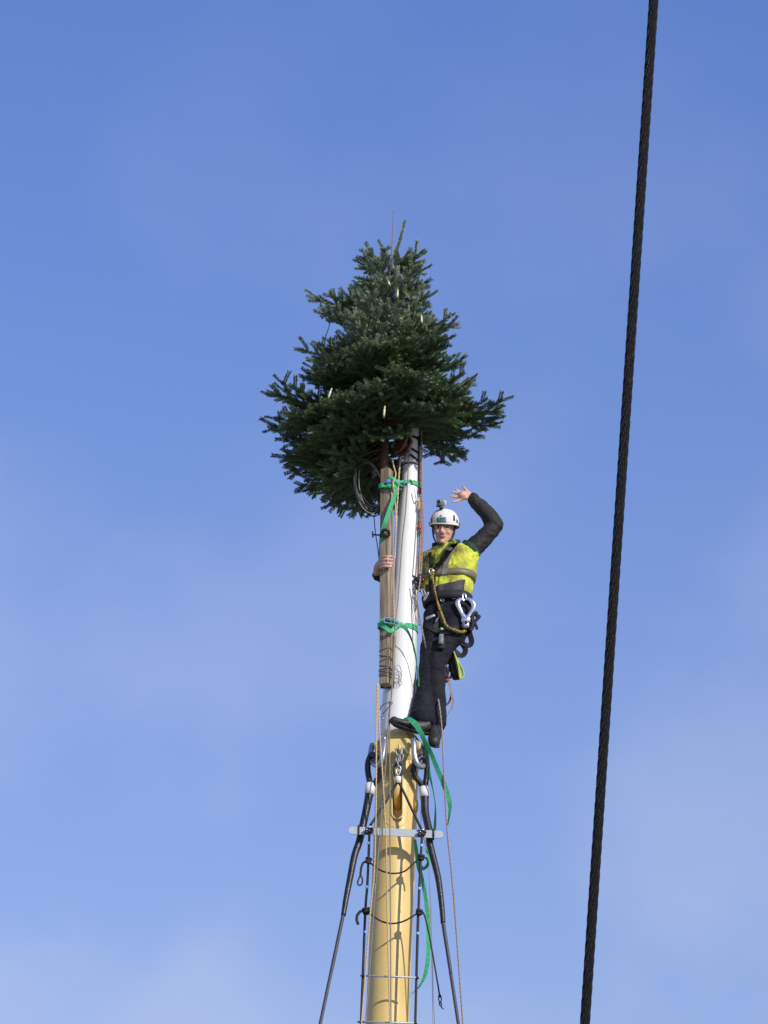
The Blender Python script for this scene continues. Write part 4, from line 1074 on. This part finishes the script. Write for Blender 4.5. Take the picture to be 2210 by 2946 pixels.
on_patch('helmet_vent', [(1241, 1494), (1244, 1490), (1244, 1504), (1241, 1507)], 'helmdark', helmet, .003, 4, HB)
for s in (-1, 1):
    mk('chin_strap', sweep(spline([Hd(s * .085, .148, .01), Hd(s * .080, .09, .02), Hd(s * .066, .04, .035), Hd(s * .035, -.004, .07), Hd(0, -.014, .086)], 5), .006, .003, seg=6), 'helmdark', helmet)
    mk('clip', blob(Hd(s * .109, .156, .0), .008, .012, .014), 'helmdark', helmet)
ac = thing('action_camera', Hd(-.026, .268, .05), 'small grey action camera mounted on top of the white helmet', 'camera')
cz = Hd(-.024, .302, .075)
mk('body', boxv(cz, hr * .031, hu * .024, hf * .015, .18), 'camgrey', ac)
mk('side_case', boxv(cz + hr * .025 - hf * .010, hr * .014, hu * .020, hf * .018, .2), 'camwhite', ac)
mk('lens', lathe([(0, .011), (.006, .011), (.007, .008), (.0072, .001)], cz - hr * .012 + hu * .006 + hf * .014, hf, 20), 'glass', ac)
mk('mount', join(boxv(cz - hu * .036 + hr * .004, hr * .014, hu * .016, hf * .012, .25), sweep([cz - hu * .028 - hr * .034, cz - hu * .028 + hr * .016], .005, seg=8)), 'dark', ac)

# ------------------------------------------------------------------ climbing gear
def ov(pts, off=.03):
    return [on(x, y, off)[0] for x, y in pts]
ly = thing('yellow_lanyard', on(1275, 1770, .03)[0], 'yellow and black lanyard looping from the chest to the big hook', 'lanyard')
tube('rope', ov([(1247, 1668), (1252, 1690), (1258, 1716), (1262, 1735), (1270, 1760), (1280, 1788), (1290, 1806), (1304, 1818), (1318, 1819), (1330, 1814)], .030), [.005, .005, .006, .008, .0105, .0115, .0115, .0115, .011, .010], 'lanyard', ly, seg=10)
hk = thing('scaffold_hook', at(1340, 1808, .10), 'large silver scaffold hook hanging at the climber\'s hip', 'hook')
dH = .11
def hook_arm(pts, r): return sweep(spline(PT(*[(a, b, dH) for a, b in pts]), 6), r, [x * .62 for x in r], seg=12)
mk('fixed_arm', hook_arm([(1340, 1780), (1329, 1764), (1321, 1748), (1317, 1736), (1320, 1727), (1330, 1724), (1335, 1730)], [.018, .015, .017, .020, .018, .013, .006]), 'steel', hk)
mk('gate_arm', hook_arm([(1342, 1780), (1352, 1766), (1361, 1752), (1363, 1740), (1357, 1729), (1346, 1723), (1338, 1725)], [.018, .015, .017, .019, .018, .014, .006]), 'steel', hk)
mk('body_plate', join(boxv(at(1340, 1782, dH), Vector((.034, 0, 0)), Vector((0, .010, 0)), Vector((0, 0, .026)), .35), boxv(at(1340, 1798, dH), Vector((.026, 0, 0)), Vector((0, .011, 0)), Vector((0, 0, .022)), .35)), 'steel', hk)
mk('swivel', join(blob(at(1342, 1791, dH + .014), .012), blob(at(1331, 1799, dH + .012), .014, .006, .010)), 'dark', hk)
mk('rivet', lathe([(0, .010), (.004, .010), (.005, .006)], at(1344, 1790, dH + .022), Vector((0, -1, 0)), 14), 'steel', hk)
cb = thing('carabiner', at(1336, 1714, .10), 'small silver carabiner linking the big hook to the belt', 'carabiner')
mk('frame', link_oval(at(1336, 1717, .107), Vector((-.15, 0, 1)), .012, .026, .0055), 'steel', cb)
mk('gate', sweep(PT((1340, 1710, .107), (1341, 1722, .107)), .0045, seg=8), 'galv', cb)

bc = thing('black_hooks', at(1372, 1800, .1), 'cluster of black hooks and clips behind the silver hook', 'hook')
for pts, r in (([(1364, 1770), (1370, 1762), (1372, 1772), (1379, 1773), (1372, 1782), (1364, 1790)], .013), ([(1362, 1786), (1368, 1796), (1372, 1806), (1371, 1810)], .011), ([(1362, 1760), (1358, 1780), (1360, 1800), (1352, 1815)], .016)):
    tube('clip', [at(x, y, .03) for x, y in pts], r, 'black', bc)
wl_ = thing('webbing_loops', at(1345, 1885, .1), 'black webbing loops sticking out behind the climber\'s hip', 'strap')
for pts in ([(1345, 1800), (1352, 1825), (1357, 1845), (1352, 1856), (1342, 1856), (1322, 1846), (1300, 1838)], [(1340, 1800), (1334, 1830), (1328, 1850)], [(1330, 1852), (1339, 1868), (1335, 1882), (1325, 1886), (1312, 1876), (1304, 1866), (1300, 1850)]):
    mk('loop', ribbon([at(x, y, .0) for x, y in pts], .040, twist=.35, th=.007), 'black', wl_, smooth=False)
rdv = thing('rope_grab', on(1268, 1850, .03)[0], 'grey rope grab with a lime end hanging on the thigh', 'device')
a_, b_ = on(1278, 1812, .035)[0], on(1268, 1862, .035)[0]; ax_ = (a_ - b_).normalized(); sx = ax_.cross(Vector((0, -1, 0))).normalized()
mk('body', boxv(b_.lerp(a_, .36), sx * .018, Vector((0, -.014, 0)), ax_ * .045, .3), 'radio', rdv)
mk('lime_end', boxv(b_.lerp(a_, .92), sx * .014, Vector((0, -.013, 0)), ax_ * .012, .4), 'limecap', rdv)
mk('holster', boxv(b_.lerp(a_, .20) + Vector((0, .02, 0)) - sx * -.004, sx * .026, Vector((0, -.012, 0)), ax_ * .05, .3), 'black', rdv)
mc = thing('waist_hardware', on(1205, 1690, .03)[0], 'cluster of carabiners and black clips between the climber and mast', 'carabiner')
for (x, y, d, ax, wd, hl, m_) in ((1187, 1668, 0.070, (.2, 0, 1), .016, .032, 'dark'), (1200, 1672, 0.090, (-.4, 0, 1), .018, .030, 'black'), (1207, 1662, 0.100, (.3, 0, 1), .014, .026, 'black'), (1196, 1686, 0.080, (-.2, 0, 1), .013, .026, 'galv'), (1218, 1705, 0.120, (-.35, 0, 1), .011, .030, 'chain'), (1226, 1716, 0.125, (.5, 0, 1), .006, .036, 'chain'), (1205, 1690, 0.090, (-.6, 0, 1), .016, .035, 'dark')):
    mk('ring', link_oval(at(x, y, d), Vector(ax), wd, hl, .0062), m_, mc)
mk('cam_body', join(blob(at(1204, 1668, 0.090), .022, .012, .026), blob(at(1210, 1684, 0.100), .020, .012, .028), blob(at(1199, 1664, 0.090), .012)), 'black', mc)
mk('red_button', blob(at(1217, 1669, 0.115), .010), 'red', mc)
kn = thing('folding_tool', on(1238, 1783, .03)[0], 'grey metal clips hanging on the front of the thigh', 'tool')
p1_, p2_ = on(1232, 1788, .03)[0], on(1253, 1776, .03)[0]
mk('blade', boxv(p1_.lerp(p2_, .5), (p2_ - p1_) / 2, Vector((0, -.006, 0)), Vector((-.004, 0, .010)), .3), 'galv', kn)
tube('cord', ov([(1260, 1762), (1263, 1775), (1258, 1786), (1254, 1792)], .02), .0045, 'greyweb', kn, seg=6)

rbn = thing('lime_rope_bundle', at(1318, 1955, .1), 'bundle of thin lime green cord hanging behind the leg', 'rope')
for i in range(9):
    o = i * .9; sw = (0, 3, 1, 5, 2, 8, 16, 21, 4)[i]
    tube('strand', [at(x, y, -.01 + .006 * i) for x, y in ((1302 + o * .5, 1874), (1308 + o + sw * .15, 1900), (1316 + o * .6 + sw * .55, 1925), (1321 + sw * .65, 1944), (1325 + sw * .15 - o * .3, 1953), (1319 + o * .3, 1940), (1311 + o, 1915), (1303 + o * .6, 1880))], .0042, 'yrope', rbn, seg=6, sub=4)
bg_ = thing('gear_bag', at(1310, 1960, -0.020), 'black gear pouch and clips hanging behind the thigh', 'pouch')
mk('pouch', sweep(spline(PT((1296, 1860, -0.030), (1301, 1890, -0.020), (1306, 1915, -0.020), (1312, 1938, -0.020), (1314, 1954, -0.020)), 5), [.030, .040, .036, .040, .028], [.02, .03, .03, .03, .02], seg=12), 'black', bg_)
for (x, y, ax, wd, hl, m_) in ((1290, 1912, (.2, 0, 1), .016, .034, 'black'), (1282, 1936, (-.1, 0, 1), .016, .034, 'black'), (1294, 1940, (.15, 0, 1), .014, .032, 'black'), (1286, 1918, (.4, 0, 1), .018, .030, 'dark'), (1284, 1952, (0, 0, 1), .017, .026, 'maroon'), (1276, 1938, (.3, 0, 1), .012, .028, 'black')):
    mk('clip', link_oval(at(x, y, -0.020), Vector(ax), wd, hl, .0085), m_, bg_)
mk('orange_tab', blob(at(1281, 1916, 0.005), .007), 'orange', bg_); mk('orange_tab', blob(at(1293, 1956, 0.005), .010, .007, .008), 'orange', bg_)
mk('buckle', blob(at(1284, 1957, -0.010), .022, .012, .018), 'maroon', bg_)
gs = thing('grey_tail', at(1278, 2073, .1), 'grey webbing tail dangling beside the trouser leg', 'strap')
mk('webbing', ribbon(PT((1290, 1958, .03), (1294, 1972, .03), (1298, 1995, .03), (1303, 2012, .03), (1302, 2030, .03), (1293, 2048, .03), (1277, 2074, .03)), [.012, .016, .017, .018, .016, .008, .003]), 'greyweb', gs, smooth=False)
bt = thing('black_tail', at(1284, 2034, .1), 'thin black cord with a maroon end dangling from the pouch', 'cord')
tube('cord', PT((1279, 1960, .02), (1279, 1985, .02), (1282, 2010, .02), (1283, 2032, .02)), [.007, .0055, .0055, .004], 'bluerope', bt, seg=6)
mk('end_loop', ribbon(PT((1296, 1992, .02), (1297, 2005, .02), (1292, 2020, .02), (1284, 2028, .02)), [.010, .013, .016, .010]), 'maroon', bt, smooth=False)
